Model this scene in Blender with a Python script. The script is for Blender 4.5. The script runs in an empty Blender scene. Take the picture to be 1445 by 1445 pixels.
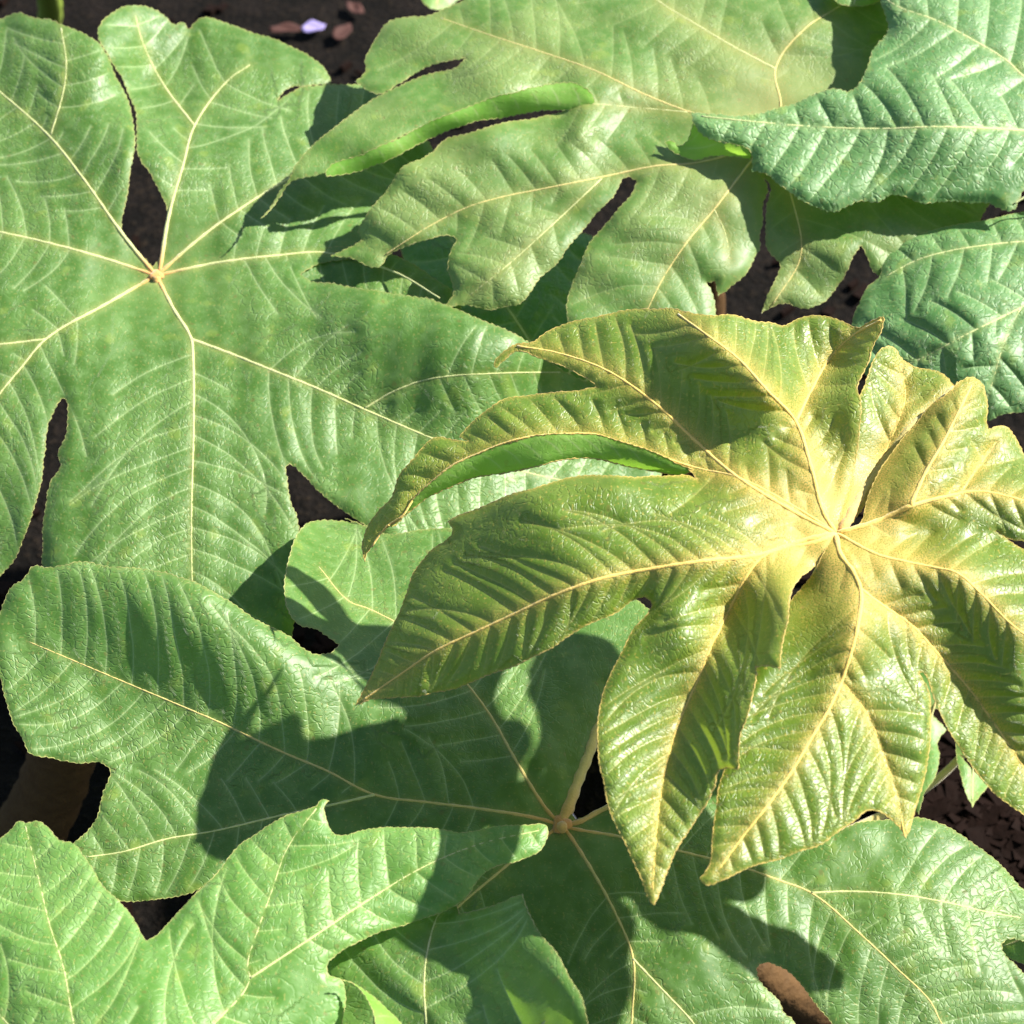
import bpy, math, random
import numpy as np
from mathutils import Vector, noise as mnoise
from mathutils.geometry import delaunay_2d_cdt

random.seed(4)
RNG = np.random.default_rng(11)
SC = bpy.context.scene
COL = SC.collection

# ------------------------------------------------------------------ camera
CAM_POS = np.array([0.0, -1.30, 2.00])
CAM_AIM = np.array([0.0, 0.0, 0.74])
FOV = math.radians(27.0)
cam_d = bpy.data.cameras.new('camera')
cam = bpy.data.objects.new('camera', cam_d)
COL.objects.link(cam)
cam.location = CAM_POS
_f = Vector(CAM_AIM - CAM_POS).normalized()
cam.rotation_euler = _f.to_track_quat('-Z', 'Y').to_euler()
cam_d.sensor_width = 36
cam_d.angle = FOV
cam_d.clip_start = 0.05
cam_d.clip_end = 200
cam_d.dof.use_dof = True
cam_d.dof.focus_distance = 1.76
cam_d.dof.aperture_fstop = 9.0
SC.camera = cam
SC.cycles.max_bounces = 5
SC.cycles.diffuse_bounces = 3
SC.cycles.glossy_bounces = 2
SC.cycles.transmission_bounces = 3
SC.cycles.caustics_reflective = False
SC.cycles.caustics_refractive = False

# ------------------------------------------------------------------ sky and sun
SUN_EL, SUN_AZ = 43.0, 76.0          # degrees; azimuth clockwise from +Y (straight ahead)
world = bpy.data.worlds.new('World')
SC.world = world
world.use_nodes = True
wn = world.node_tree
sky = wn.nodes.new('ShaderNodeTexSky')
sky.sky_type = 'NISHITA'
sky.sun_disc = False
sky.sun_elevation = math.radians(SUN_EL)
sky.sun_rotation = math.radians(SUN_AZ)
wn.links.new(sky.outputs[0], wn.nodes['Background'].inputs[0])
wn.nodes['Background'].inputs[1].default_value = 0.065
sun_d = bpy.data.lights.new('sun', 'SUN')
sun_d.energy = 5.0
sun_d.angle = math.radians(0.9)
sun_d.color = (1.0, 0.955, 0.87)
sun = bpy.data.objects.new('sun', sun_d)
COL.objects.link(sun)
_sd = Vector((math.cos(math.radians(SUN_EL)) * math.sin(math.radians(SUN_AZ)),
              math.cos(math.radians(SUN_EL)) * math.cos(math.radians(SUN_AZ)),
              math.sin(math.radians(SUN_EL))))
sun.rotation_euler = _sd.to_track_quat('Z', 'Y').to_euler()
sun.location = (2, 2, 4)
SC.view_settings.view_transform = 'Standard'
SC.view_settings.look = 'None'
SC.view_settings.exposure = 1.48
SC.view_settings.gamma = 1.0
SC.view_settings.use_curve_mapping = False

# ------------------------------------------------------------------ sight lines used to survey the leaves
FW = np.array(_f)
RT = np.cross(FW, [0, 0, 1.0]); RT /= np.linalg.norm(RT)
UPV = np.cross(RT, FW)
TF = math.tan(FOV / 2)


def rays(xy):
    xy = np.atleast_2d(np.asarray(xy, float))
    u = (xy[:, 0] - 722.5) / 722.5 * TF
    v = -(xy[:, 1] - 722.5) / 722.5 * TF
    return FW + u[:, None] * RT + v[:, None] * UPV


def at(x, y, z):
    """point of the place seen at (x, y) that lies z metres above the ground"""
    r = rays((x, y))[0]
    return CAM_POS + r * ((z - CAM_POS[2]) / r[2])


def Z(x0, y0, pts, s=520 / 1445):
    return [(x0 + X * s, y0 + Y * s) for X, Y in pts]


R1 = lambda p: Z(0, 0, p)
R2 = lambda p: Z(460, 0, p)
R3 = lambda p: Z(925, 0, p)
R4 = lambda p: Z(0, 460, p)
R5 = lambda p: Z(460, 400, p)
R6 = lambda p: Z(925, 400, p)
B1 = lambda p: Z(0, 925, p)
B2 = lambda p: Z(460, 925, p)
B3 = lambda p: Z(925, 925, p)

# ------------------------------------------------------------------ materials


def new_mat(name):
    m = bpy.data.materials.new(name)
    m.use_nodes = True
    nt = m.node_tree
    for n in list(nt.nodes):
        nt.nodes.remove(n)
    return m, nt


class NG:
    """small helper that wires shader nodes"""
    def __init__(self, nt):
        self.nt = nt

    def n(self, t, **kw):
        nd = self.nt.nodes.new(t)
        for k, v in kw.items():
            setattr(nd, k, v)
        return nd

    def l(self, a, b):
        self.nt.links.new(a, b)

    def put(self, sock, v):
        if hasattr(v, 'is_output'):
            self.l(v, sock)
        else:
            sock.default_value = v

    def math(self, op, a, b=0.0, c=0.0, clamp=False):
        nd = self.n('ShaderNodeMath', operation=op, use_clamp=clamp)
        self.put(nd.inputs[0], a); self.put(nd.inputs[1], b); self.put(nd.inputs[2], c)
        return nd.outputs[0]

    def mix(self, f, a, b, mode='MIX'):
        nd = self.n('ShaderNodeMix', data_type='RGBA', blend_type=mode)
        self.put(nd.inputs[0], f)
        for s, v in ((nd.inputs[6], a), (nd.inputs[7], b)):
            self.put(s, v if hasattr(v, 'is_output') else (*v, 1.0) if len(v) == 3 else v)
        return nd.outputs[2]

    def ramp(self, f, lo, hi, a=0.0, b=1.0):
        nd = self.n('ShaderNodeMapRange', interpolation_type='SMOOTHSTEP')
        self.put(nd.inputs[0], f)
        nd.inputs[1].default_value = lo; nd.inputs[2].default_value = hi
        nd.inputs[3].default_value = a; nd.inputs[4].default_value = b
        return nd.outputs[0]

    def noise(self, vec, scale, detail=3, rough=0.55, out=0, dim='3D'):
        nd = self.n('ShaderNodeTexNoise', noise_dimensions=dim)
        self.l(vec, nd.inputs['Vector'])
        nd.inputs['Scale'].default_value = scale
        nd.inputs['Detail'].default_value = detail
        nd.inputs['Roughness'].default_value = rough
        return nd.outputs[out]

    def attr(self, name):
        return self.n('ShaderNodeAttribute', attribute_name=name).outputs['Fac']


def leaf_mat(name, c1, c2, c_light, vein, felt, cells=130.0, relief=0.0014, rough=0.45, trans=0.25,
             trans_col=(0.30, 0.55, 0.06), felt_amt=1.0, vein_amt=0.55, coat=0.0, sheen=0.15, spec=0.5):
    m, nt = new_mat(name)
    g = NG(nt)
    tc = g.n('ShaderNodeAttribute', attribute_name='flat').outputs['Vector']
    lc = g.n('ShaderNodeAttribute', attribute_name='ladder').outputs['Vector']
    warp = g.noise(tc, 130, 1, out=1, dim='2D')
    add = g.n('ShaderNodeVectorMath', operation='MULTIPLY_ADD')
    g.l(warp, add.inputs[0]); add.inputs[1].default_value = (0.006, 0.006, 0.0); g.l(lc, add.inputs[2])
    sq = g.n('ShaderNodeVectorMath', operation='MULTIPLY')
    g.l(add.outputs[0], sq.inputs[0]); sq.inputs[1].default_value = (1.25, 0.62, 1.0)
    wv = sq.outputs[0]
    vor = g.n('ShaderNodeTexVoronoi', feature='DISTANCE_TO_EDGE', voronoi_dimensions='2D')
    g.l(wv, vor.inputs['Vector']); vor.inputs['Scale'].default_value = cells
    e1 = g.ramp(vor.outputs['Distance'], 0.0, 0.16)
    e2 = g.noise(wv, cells * 3.2, 1, dim='2D')
    sep = g.n('ShaderNodeSeparateXYZ'); g.l(lc, sep.inputs[0])
    wt = sep.outputs[2]
    vn = g.attr('vein')
    mn = g.attr('felt')
    # tone
    big = g.ramp(g.noise(tc, 11, 2, dim='2D'), 0.35, 0.68)
    midn = g.noise(tc, 70, 2, dim='2D')
    mid = g.ramp(midn, 0.35, 0.7)
    col = g.mix(big, c1, c2)
    col = g.mix(g.math('MULTIPLY', mid, 0.30), col, c_light)
    line = g.ramp(vor.outputs['Distance'], 0.0, 0.06, 1.0, 0.0)
    col = g.mix(g.math('MULTIPLY', g.math('MULTIPLY', line, wt), 0.22), col, c_light)
    # yellow flecks and specks of shed hair
    speck = g.ramp(g.noise(tc, 420, 0, dim='2D'), 0.74, 0.80)
    col = g.mix(g.math('MULTIPLY', speck, 0.35), col, felt)
    col = g.mix(g.math('MULTIPLY', vn, vein_amt), col, vein)
    # rusty flecks and yellowing patches
    bl = g.noise(tc, 38, 1, dim='2D')
    col = g.mix(g.math('MULTIPLY', g.ramp(bl, 0.66, 0.80), 0.30), col, (0.26, 0.34, 0.05))
    col = g.mix(g.math('MULTIPLY', g.ramp(g.noise(tc, 150, 0, dim='2D'), 0.84, 0.87), 0.35), col, (0.16, 0.10, 0.03))
    # felt
    fn = g.noise(tc, 950, 1, dim='2D')
    fm = g.math('MULTIPLY', mn, g.ramp(fn, 0.30, 0.68, 0.12, 1.25), clamp=True)
    fm = g.math('MULTIPLY', fm, felt_amt, clamp=True)
    col = g.mix(fm, col, felt)
    # relief
    h = g.math('ADD', g.math('MULTIPLY', e1, 1.0), g.math('MULTIPLY', e2, 0.35))
    h = g.math('MULTIPLY', h, g.math('ADD', 0.25, g.math('MULTIPLY', g.math('ADD', mid, big), 0.55)))
    h = g.math('MULTIPLY', h, g.math('SUBTRACT', 1.0, g.math('MULTIPLY', fm, 0.75)))
    h = g.math('MULTIPLY', h, g.math('ADD', 0.12, wt))
    h = g.math('ADD', h, g.math('MULTIPLY', fn, 0.10))
    b = g.n('ShaderNodeBump'); b.inputs['Strength'].default_value = 1.0
    b.inputs['Distance'].default_value = relief
    g.l(h, b.inputs['Height'])
    p = g.n('ShaderNodeBsdfPrincipled')
    g.l(col, p.inputs['Base Color'])
    rr = g.math('ADD', g.math('MULTIPLY', midn, 0.16), rough - 0.08)
    rr = g.math('ADD', rr, g.math('MULTIPLY', fm, 0.35), clamp=True)
    g.l(rr, p.inputs['Roughness'])
    p.inputs['Specular IOR Level'].default_value = spec
    p.inputs['Sheen Weight'].default_value = sheen
    p.inputs['Sheen Roughness'].default_value = 0.5
    p.inputs['Sheen Tint'].default_value = (*vein, 1)
    p.inputs['Coat Weight'].default_value = coat
    p.inputs['Coat Roughness'].default_value = 0.28
    g.l(b.outputs[0], p.inputs['Normal'])
    g.l(b.outputs[0], p.inputs['Coat Normal'])
    t = g.n('ShaderNodeBsdfTranslucent')
    g.l(g.mix(fm, trans_col, felt), t.inputs['Color'])
    mx = g.n('ShaderNodeMixShader'); mx.inputs[0].default_value = trans
    g.l(p.outputs[0], mx.inputs[1]); g.l(t.outputs[0], mx.inputs[2])
    g.l(mx.outputs[0], g.n('ShaderNodeOutputMaterial').inputs[0])
    return m


def fuzz_mat(name, c1, c2, scale=500, rough=0.8, bump=0.0006, trans=0.0, sheen=0.4, root=None, reach=0.035, spec=0.4):
    m, nt = new_mat(name)
    g = NG(nt)
    tc = g.n('ShaderNodeTexCoord').outputs['Object']
    n1 = g.noise(tc, scale, 3)
    n2 = g.noise(tc, scale * 0.08, 3)
    col = g.mix(g.math('MULTIPLY', g.math('ADD', n1, n2), 0.62, clamp=True), c1, c2)
    if root:
        ln = g.n('ShaderNodeVectorMath', operation='LENGTH'); g.l(tc, ln.inputs[0])
        col = g.mix(g.ramp(ln.outputs['Value'], 0.0, reach, 0.85, 0.0), col, root)
    b = g.n('ShaderNodeBump'); b.inputs['Distance'].default_value = bump
    g.l(n1, b.inputs['Height'])
    p = g.n('ShaderNodeBsdfPrincipled')
    g.l(col, p.inputs['Base Color'])
    p.inputs['Roughness'].default_value = rough
    p.inputs['Specular IOR Level'].default_value = spec
    p.inputs['Sheen Weight'].default_value = sheen
    g.l(b.outputs[0], p.inputs['Normal'])
    out = g.n('ShaderNodeOutputMaterial')
    if trans:
        t = g.n('ShaderNodeBsdfTranslucent'); g.l(col, t.inputs['Color'])
        mx = g.n('ShaderNodeMixShader'); mx.inputs[0].default_value = trans
        g.l(p.outputs[0], mx.inputs[1]); g.l(t.outputs[0], mx.inputs[2])
        g.l(mx.outputs[0], out.inputs[0])
    else:
        g.l(p.outputs[0], out.inputs[0])
    return m


M = {}
M['mature'] = leaf_mat('mature_leaf', (0.060, 0.150, 0.020), (0.098, 0.200, 0.038), (0.19, 0.32, 0.105),
                       (0.40, 0.52, 0.24), (0.40, 0.34, 0.10), felt_amt=0.5, relief=0.00030, vein_amt=0.55, rough=0.48, cells=165, sheen=0.15, trans=0.30)
M['bright'] = leaf_mat('bright_leaf', (0.085, 0.215, 0.030), (0.125, 0.260, 0.052), (0.22, 0.38, 0.12),
                       (0.42, 0.55, 0.20), (0.42, 0.38, 0.10), felt_amt=0.45, relief=0.00028, vein_amt=0.55, rough=0.48, cells=155, sheen=0.15, trans=0.30)
M['bluish'] = leaf_mat('bluish_leaf', (0.062, 0.175, 0.040), (0.108, 0.230, 0.075), (0.21, 0.35, 0.14),
                       (0.42, 0.55, 0.26), (0.42, 0.38, 0.12), cells=125, relief=0.00045, vein_amt=0.45, rough=0.5, felt_amt=0.4)
M['soft'] = leaf_mat('soft_leaf', (0.075, 0.170, 0.026), (0.145, 0.225, 0.055), (0.22, 0.30, 0.10),
                     (0.32, 0.40, 0.16), (0.36, 0.27, 0.07), cells=160, relief=0.00022, felt_amt=0.45, rough=0.5, vein_amt=0.35)
M['young'] = leaf_mat('young_leaf', (0.088, 0.165, 0.013), (0.125, 0.205, 0.022), (0.24, 0.31, 0.06),
                      (0.50, 0.46, 0.14), (0.66, 0.44, 0.095), cells=215, relief=0.00030, rough=0.41, trans=0.32,
                      trans_col=(0.36, 0.50, 0.04), felt_amt=0.9, coat=0.0, vein_amt=0.40, spec=0.6)
M['under'] = leaf_mat('leaf_underside', (0.17, 0.40, 0.04), (0.23, 0.44, 0.07), (0.30, 0.50, 0.12), (0.45, 0.55, 0.22), (0.45, 0.40, 0.12),
                      cells=170, relief=0.00012, rough=0.65, trans=0.5, trans_col=(0.34, 0.62, 0.06), felt_amt=0.5, vein_amt=0.8)
M['vein_pale'] = fuzz_mat('pale_vein', (0.34, 0.37, 0.12), (0.46, 0.48, 0.21), root=(0.50, 0.20, 0.04), reach=0.045)
M['vein_plain'] = fuzz_mat('fork_vein', (0.34, 0.37, 0.12), (0.46, 0.48, 0.21))
M['vein_gold'] = fuzz_mat('golden_vein', (0.56, 0.36, 0.06), (0.70, 0.50, 0.12))
M['vein_orange'] = fuzz_mat('orange_vein', (0.42, 0.31, 0.08), (0.48, 0.42, 0.15), root=(0.55, 0.28, 0.07), reach=0.06)
M['margin'] = fuzz_mat('felted_margin', (0.28, 0.33, 0.07), (0.52, 0.48, 0.18), scale=260, trans=0.3)
M['margin_gold'] = fuzz_mat('golden_margin', (0.48, 0.34, 0.06), (0.62, 0.48, 0.14), scale=260, trans=0.3)
M['petiole'] = fuzz_mat('felted_petiole', (0.42, 0.33, 0.09), (0.58, 0.46, 0.16), root=(0.58, 0.32, 0.08), reach=0.05)
M['hub'] = fuzz_mat('felted_hub', (0.42, 0.15, 0.03), (0.58, 0.30, 0.08))
M['petiole_green'] = fuzz_mat('green_petiole', (0.13, 0.20, 0.015), (0.21, 0.29, 0.03), sheen=0)
M['shoot'] = leaf_mat('shade_leaf', (0.050, 0.17, 0.020), (0.08, 0.21, 0.03), (0.15, 0.30, 0.08),
                      (0.36, 0.46, 0.20), (0.40, 0.34, 0.10), felt_amt=0.4, relief=0.0006)
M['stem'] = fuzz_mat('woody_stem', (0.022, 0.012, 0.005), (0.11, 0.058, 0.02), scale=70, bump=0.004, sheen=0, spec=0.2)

# ------------------------------------------------------------------ leaf geometry


def smooth_line(pts, closed, step):
    """curve through traced points, keeping sharp tips and notches"""
    P = np.asarray(pts, float)
    n = len(P)
    out = []
    idx = range(n) if closed else range(n - 1)
    def tang(i):
        if closed:
            a, b, c = P[(i - 1) % n], P[i], P[(i + 1) % n]
        else:
            a, b, c = P[max(i - 1, 0)], P[i], P[min(i + 1, n - 1)]
        u, v = b - a, c - b
        lu, lv = np.hypot(*u), np.hypot(*v)
        if lu < 1e-6 or lv < 1e-6:
            t = u + v
            return t / (np.hypot(*t) + 1e-9)
        if np.dot(u, v) / (lu * lv) < 0.25:
            return np.zeros(2)
        t = u / lu + v / lv
        return t / (np.hypot(*t) + 1e-9)
    for i in idx:
        a, b = P[i], P[(i + 1) % n]
        L = np.hypot(*(b - a))
        k = max(1, int(round(L / step)))
        ta, tb = tang(i) * L, tang((i + 1) % n) * L
        for j in range(k):
            s = j / k
            out.append((2*s**3 - 3*s**2 + 1) * a + (s**3 - 2*s**2 + s) * ta
                       + (-2*s**3 + 3*s**2) * b + (s**3 - s**2) * tb)
    if not closed:
        out.append(P[-1])
    return np.array(out)


def inside(poly, pts):
    x, y = pts[:, 0], pts[:, 1]
    r = np.zeros(len(pts), bool)
    a = poly; b = np.roll(poly, -1, 0)
    for (x0, y0), (x1, y1) in zip(a, b):
        if y0 == y1:
            continue
        c = (y0 > y) != (y1 > y)
        if c.any():
            r[c] ^= x[c] < (x1 - x0) * (y[c] - y0) / (y1 - y0) + x0
    return r


def near_dist(V, line, R, signed=False):
    """distance of V to a polyline, only worked out within R"""
    d = np.full(len(V), R, float)
    sg = np.zeros(len(V)); tt = np.zeros(len(V))
    n = len(line)
    for k in range(0, n - 1, 10):
        seg = line[k:k + 11]
        lo, hi = seg.min(0) - R, seg.max(0) + R
        m = np.nonzero((V[:, 0] > lo[0]) & (V[:, 0] < hi[0]) & (V[:, 1] > lo[1]) & (V[:, 1] < hi[1]))[0]
        if not len(m):
            continue
        a, b = seg[:-1], seg[1:]
        ab = b - a
        L2 = (ab ** 2).sum(1) + 1e-9
        q = V[m][:, None, :] - a[None]
        t = np.clip((q * ab[None]).sum(2) / L2[None], 0, 1)
        w = q - t[..., None] * ab[None]
        dd = np.hypot(w[..., 0], w[..., 1])
        j = dd.argmin(1)
        ii = np.arange(len(m))
        dm = dd[ii, j]
        up = dm < d[m]
        mu = m[up]
        d[mu] = dm[up]
        if signed:
            cr = ab[j, 0] * q[ii, j, 1] - ab[j, 1] * q[ii, j, 0]
            sg[mu] = np.sign(cr[up])
            tt[mu] = ((k + j + t[ii, j]) / (n - 1))[up]
    return (d, sg, tt) if signed else d


class TPS:
    def __init__(self, ctrl):
        c = np.asarray(ctrl, float)
        self.p = c[:, :2] / 300.0
        n = len(c)
        K = self.k(self.p, self.p) + 0.0006 * np.eye(n)
        Pm = np.hstack([np.ones((n, 1)), self.p])
        A = np.zeros((n + 3, n + 3))
        A[:n, :n] = K; A[:n, n:] = Pm; A[n:, :n] = Pm.T
        self.w = np.linalg.solve(A, np.concatenate([c[:, 2], np.zeros(3)]))

    @staticmethod
    def k(a, b):
        r2 = ((a[:, None] - b[None]) ** 2).sum(2)
        return 0.5 * r2 * np.log(r2 + 1e-12)

    def __call__(self, xy):
        q = np.asarray(xy, float) / 300.0
        r = np.zeros(len(q))
        for s in range(0, len(q), 20000):
            u = q[s:s + 20000]
            r[s:s + 20000] = self.k(u, self.p) @ self.w[:-3] + self.w[-3] + u @ self.w[-2:]
        return r * 0.01


def link(name, verts, faces, mat, parent=None, origin=None, smooth=True, mats=None, midx=None):
    v = np.asarray(verts, float)
    o3 = np.zeros(3) if origin is None else np.asarray(origin, float)
    me = bpy.data.meshes.new(name)
    me.from_pydata((v - o3).tolist(), [], faces)
    for mm in (mats or [mat]):
        me.materials.append(mm)
    if midx is not None:
        me.polygons.foreach_set('material_index', np.asarray(midx, np.int32))
    if smooth:
        me.polygons.foreach_set('use_smooth', np.ones(len(me.polygons), bool))
    me.update()
    o = bpy.data.objects.new(name, me)
    COL.objects.link(o)
    if parent is not None:
        o.parent = parent
        o.location = o3 - np.array(parent.get('_at', (0, 0, 0)))
    else:
        o.location = o3
    o['_at'] = tuple(float(q) for q in o3)
    return o


def tube(pts, radii, sides=6, caps=True):
    P = np.asarray(pts, float)
    n = len(P)
    R = np.broadcast_to(np.asarray(radii, float), (n,))
    T = np.gradient(P, axis=0)
    T /= np.linalg.norm(T, axis=1)[:, None] + 1e-12
    up = np.array([0.1, 0.2, 1.0])
    verts, faces = [], []
    for i in range(n):
        a = np.cross(T[i], up)
        if np.linalg.norm(a) < 1e-3:
            a = np.cross(T[i], [1, 0, 0])
        a /= np.linalg.norm(a)
        b = np.cross(a, T[i])
        for k in range(sides):
            an = 2 * math.pi * k / sides
            verts.append(P[i] + R[i] * (math.cos(an) * a + math.sin(an) * b))
    for i in range(n - 1):
        for k in range(sides):
            k2 = (k + 1) % sides
            faces.append((i*sides + k, i*sides + k2, (i+1)*sides + k2, (i+1)*sides + k))
    if caps:
        faces.append(tuple(range(sides - 1, -1, -1)))
        faces.append(tuple((n-1)*sides + k for k in range(sides)))
    return verts, faces


class Leaf:
    """One blade: a sheet with its own plane, bends, main veins and quilting."""
    def __init__(self, plant, hub, z, normal, patches, veins, mat, vein_mat='vein_pale', margin='margin',
                 spacing=42, quilt=1.2, felt_w=7.0, hub_felt=0.0, vein_w=(3.4, 1.0), teeth=1.8, wob=2.0,
                 crease=0.0, label=None, seed=1, grid=4.2, stem=None, petiole_r=0.005, ridge_w=70, fork=68, start=55,
                 petiole_mat='petiole', roll=1.5, boss=0):
        rng = np.random.default_rng(seed)
        self.hub = np.asarray(hub, float)
        self.P0 = at(hub[0], hub[1], z)
        n = np.asarray(normal, float); self.nrm = n / np.linalg.norm(n)
        self.wob = [(rng.uniform(0.6, 1.0) * wob * 0.001, rng.normal(0, 1, 2), rng.uniform(0, 6.28), lam)
                    for lam in (330, 250, 170, 120, 80)]
        self.veins = []
        for v in veins:
            v = dict(v) if isinstance(v, dict) else {'p': v}
            v['line'] = smooth_line(v['p'], False, 6.0)
            self.veins.append(v)
        self.crease, self.ridge_w = crease, ridge_w
        allV, allF, mid = [], [], []
        aV, aF, aL = [], [], []
        base = 0
        tipsurf = None
        for pt in patches:
            tps = TPS(pt['ctrl'])
            pt['tps'] = tps
            if tipsurf is None:
                tipsurf = pt
            outl = smooth_line(pt['o'], True, 3.2)
            if teeth and not pt.get('plain'):
                outl = self.serrate(outl, teeth, rng)
            lo, hi = outl.min(0), outl.max(0)
            gx, gy = np.meshgrid(np.arange(lo[0], hi[0], grid), np.arange(lo[1], hi[1], grid * 0.87))
            gx = gx + (np.arange(gx.shape[0]) % 2)[:, None] * grid * 0.5
            G = np.stack([gx.ravel(), gy.ravel()], 1) + rng.normal(0, 0.35, (gx.size, 2))
            G = G[inside(outl, G)]
            closed = np.vstack([outl, outl[:1]])
            G = G[near_dist(G, closed, 6.0) > 2.6]
            flap = pt.get('under', False)
            sec = self.ribs(pt, outl) if flap else self.secondaries(outl, spacing, fork, rng, start)
            vp = []
            for s in sec:
                t = np.gradient(s, axis=0); t /= np.linalg.norm(t, axis=1)[:, None] + 1e-9
                nn = np.stack([-t[:, 1], t[:, 0]], 1)
                w = np.linspace(1.35, 0.9, len(s))[:, None]
                for f in (-1, 0, 1):
                    vp.append(s + nn * w * f * 1.15)
            if vp:
                vpa = np.vstack(vp)
                vpa = vpa[inside(outl, vpa)]
                if len(vpa):
                    vpa = vpa[near_dist(vpa, closed, 6.0) > 2.2]
                keep = np.ones(len(G), bool)
                for s in sec:
                    keep &= near_dist(G, s, 5.0) > 3.0
                G = np.vstack([G[keep], vpa])
            nb = len(outl)
            pts = np.vstack([outl, G])
            edges = [(i, (i + 1) % nb) for i in range(nb)]
            vv, _, ff, _, _, _ = delaunay_2d_cdt([Vector((float(a), float(b))) for a, b in pts], edges, [], 1, 1e-4)
            V2 = np.array([(q.x, q.y) for q in vv])
            fa = np.array([f[:3] for f in ff])
            fa = fa[inside(outl, V2[fa].mean(1))]
            ff = [tuple(int(q) for q in f) for f in fa]
            # stored fields
            dsec = np.full(len(V2), 62.0)
            lad = np.zeros((len(V2), 3))
            lad[:, :2] = V2 * 0.0006
            for s in sec:
                d_, sg_, tt_ = near_dist(V2, s, 62.0, True)
                m_ = (d_ < dsec) & (d_ < 49)
                dsec = np.minimum(dsec, d_)
                lad[m_, 0] = tt_[m_] * (len(s) - 1) * 3.0 * 0.00055
            lad[:, 1] = np.where(dsec < 49, dsec * 0.00055, lad[:, 1])
            lad[:, 2] = (np.clip((46.0 - dsec) / 12.0, 0, 1) + 0.8 * np.clip((dsec - 52.0) / 8.0, 0, 1)) * np.clip(np.hypot(*(V2 - self.hub).T) / 120.0 - 0.3, 0.1, 1)
            aL.append(lad)
            dmain = np.full(len(V2), 60.0)
            for v in self.veins:
                dmain = np.minimum(dmain, near_dist(V2, v['line'], 60.0))
            dedge = near_dist(V2, closed, 30.0)
            hubd = np.hypot(*(V2 - self.hub).T)
            D = np.minimum(dsec, dmain)
            k = np.clip(D / 19.0, 0, 1)
            q = (1 - (1 - k) ** 2) * quilt * 0.001
            q = q * np.clip(dedge / 14.0, 0.15, 1) * np.clip(hubd / 160.0, 0.1, 1)
            if flap:
                q = q * 0.0
            drop = -roll * 0.001 * (1 - np.clip(dedge / 12.0, 0, 1)) ** 2
            pt['extra'] = None
            H = self.height(V2, pt) + q + drop
            W = self.lift(V2, H)
            vein = np.exp(-(dsec / 1.05) ** 2) * np.clip(dedge / 12, 0, 1)
            felt = np.clip(1.05 * np.exp(-(dmain / felt_w) ** 1.3), 0, 1) * (0.4 + 0.6 * np.exp(-(hubd / 330.0) ** 2))
            if hub_felt:
                felt = np.clip(felt + 0.95 * np.exp(-(hubd / hub_felt) ** 2), 0, 1)
            felt = np.clip(felt + 0.45 * np.exp(-(dedge / 2.0) ** 2), 0, 1)
            if flap:
                felt = felt * 0.15
            allV.append(W); aV.append(vein); aF.append(felt)
            fl = [tuple(base + i for i in f) for f in ff]
            # faces look up
            a, b_, c = ff[0][:3]
            tri = np.array([W[list(f[:3])] for f in ff[:400]])
            nz = np.cross(tri[:, 1] - tri[:, 0], tri[:, 2] - tri[:, 0]).sum(0)
            if np.dot(nz, -rays(V2.mean(0))[0]) < 0:
                fl = [f[::-1] for f in fl]
            allF += fl
            mid += [1 if flap else 0] * len(fl)
            base += len(W)
            # felted rim
            if not pt.get('norim'):
                ring = self.lift(outl, self.height(outl, pt) - roll * 0.001)
                ring = np.vstack([ring, ring[:1]])
                rr_ = pt.get('rim', 0.00034) * rng.uniform(0.3, 1.5, len(ring)); rr_[-1] = rr_[0]
                tv, tf = tube(ring, rr_, 4, False)
                allV.append(np.array(tv)); allF += [tuple(base + i for i in f) for f in tf]
                mid += [2] * len(tf)
                aV.append(np.zeros(len(tv))); aF.append(np.ones(len(tv))); aL.append(np.zeros((len(tv), 3)))
                base += len(tv)
        verts = np.vstack(allV)
        self.obj = link('leaf', verts, allF, None, plant, self.P0,
                        mats=[M[mat], M['under'], M[margin]], midx=mid)
        e1 = np.cross([0, 1.0, 0], self.nrm); e1 /= np.linalg.norm(e1)
        e2 = np.cross(self.nrm, e1)
        fl2 = np.zeros((len(verts), 3), np.float32)
        fl2[:, 0] = (verts - self.P0) @ e1 + seed * 0.37
        fl2[:, 1] = (verts - self.P0) @ e2 + seed * 0.11
        self.obj.data.attributes.new('flat', 'FLOAT_VECTOR', 'POINT').data.foreach_set('vector', fl2.ravel())
        fl3 = np.vstack(aL).astype(np.float32)
        self.obj.data.attributes.new('ladder', 'FLOAT_VECTOR', 'POINT').data.foreach_set('vector', fl3.ravel())
        for nm, arr in (('vein', aV), ('felt', aF)):
            at_ = self.obj.data.attributes.new(nm, 'FLOAT', 'POINT')
            at_.data.foreach_set('value', np.concatenate(arr).astype(np.float32))
        if label:
            self.obj['label'] = label
        # raised main veins
        for v in self.veins:
            ln = v['line']
            pa = patches[v.get('patch', 0)]
            ok = np.zeros(len(ln), bool)
            for p in patches:
                if not p.get('under'):
                    ok |= inside(np.asarray(p['o'], float), ln)
            ok |= np.hypot(*(ln - self.hub).T) < 25
            last = np.nonzero(ok)[0]
            if len(last) < 3:
                continue
            ln = ln[:last[-1] + 1]
            if len(ln) < 4:
                continue
            w0, w1 = v.get('w', vein_w)
            t = np.linspace(0, 1, len(ln))
            wpx = (w0 + (w1 - w0) * t ** 0.8)
            pos = self.lift(ln, self.height(ln, pa))
            pxm = np.linalg.norm(pos - CAM_POS, axis=1) * TF / 722.5
            rad = wpx * pxm
            jit = 1 + 0.10 * np.sin(np.arange(len(ln)) * 1.7 + seed)
            pos = pos - self.nrm * (rad * 0.5)[:, None]
            tv, tf = tube(pos, rad * jit, 8)
            vm = v.get('mat', vein_mat)
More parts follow.
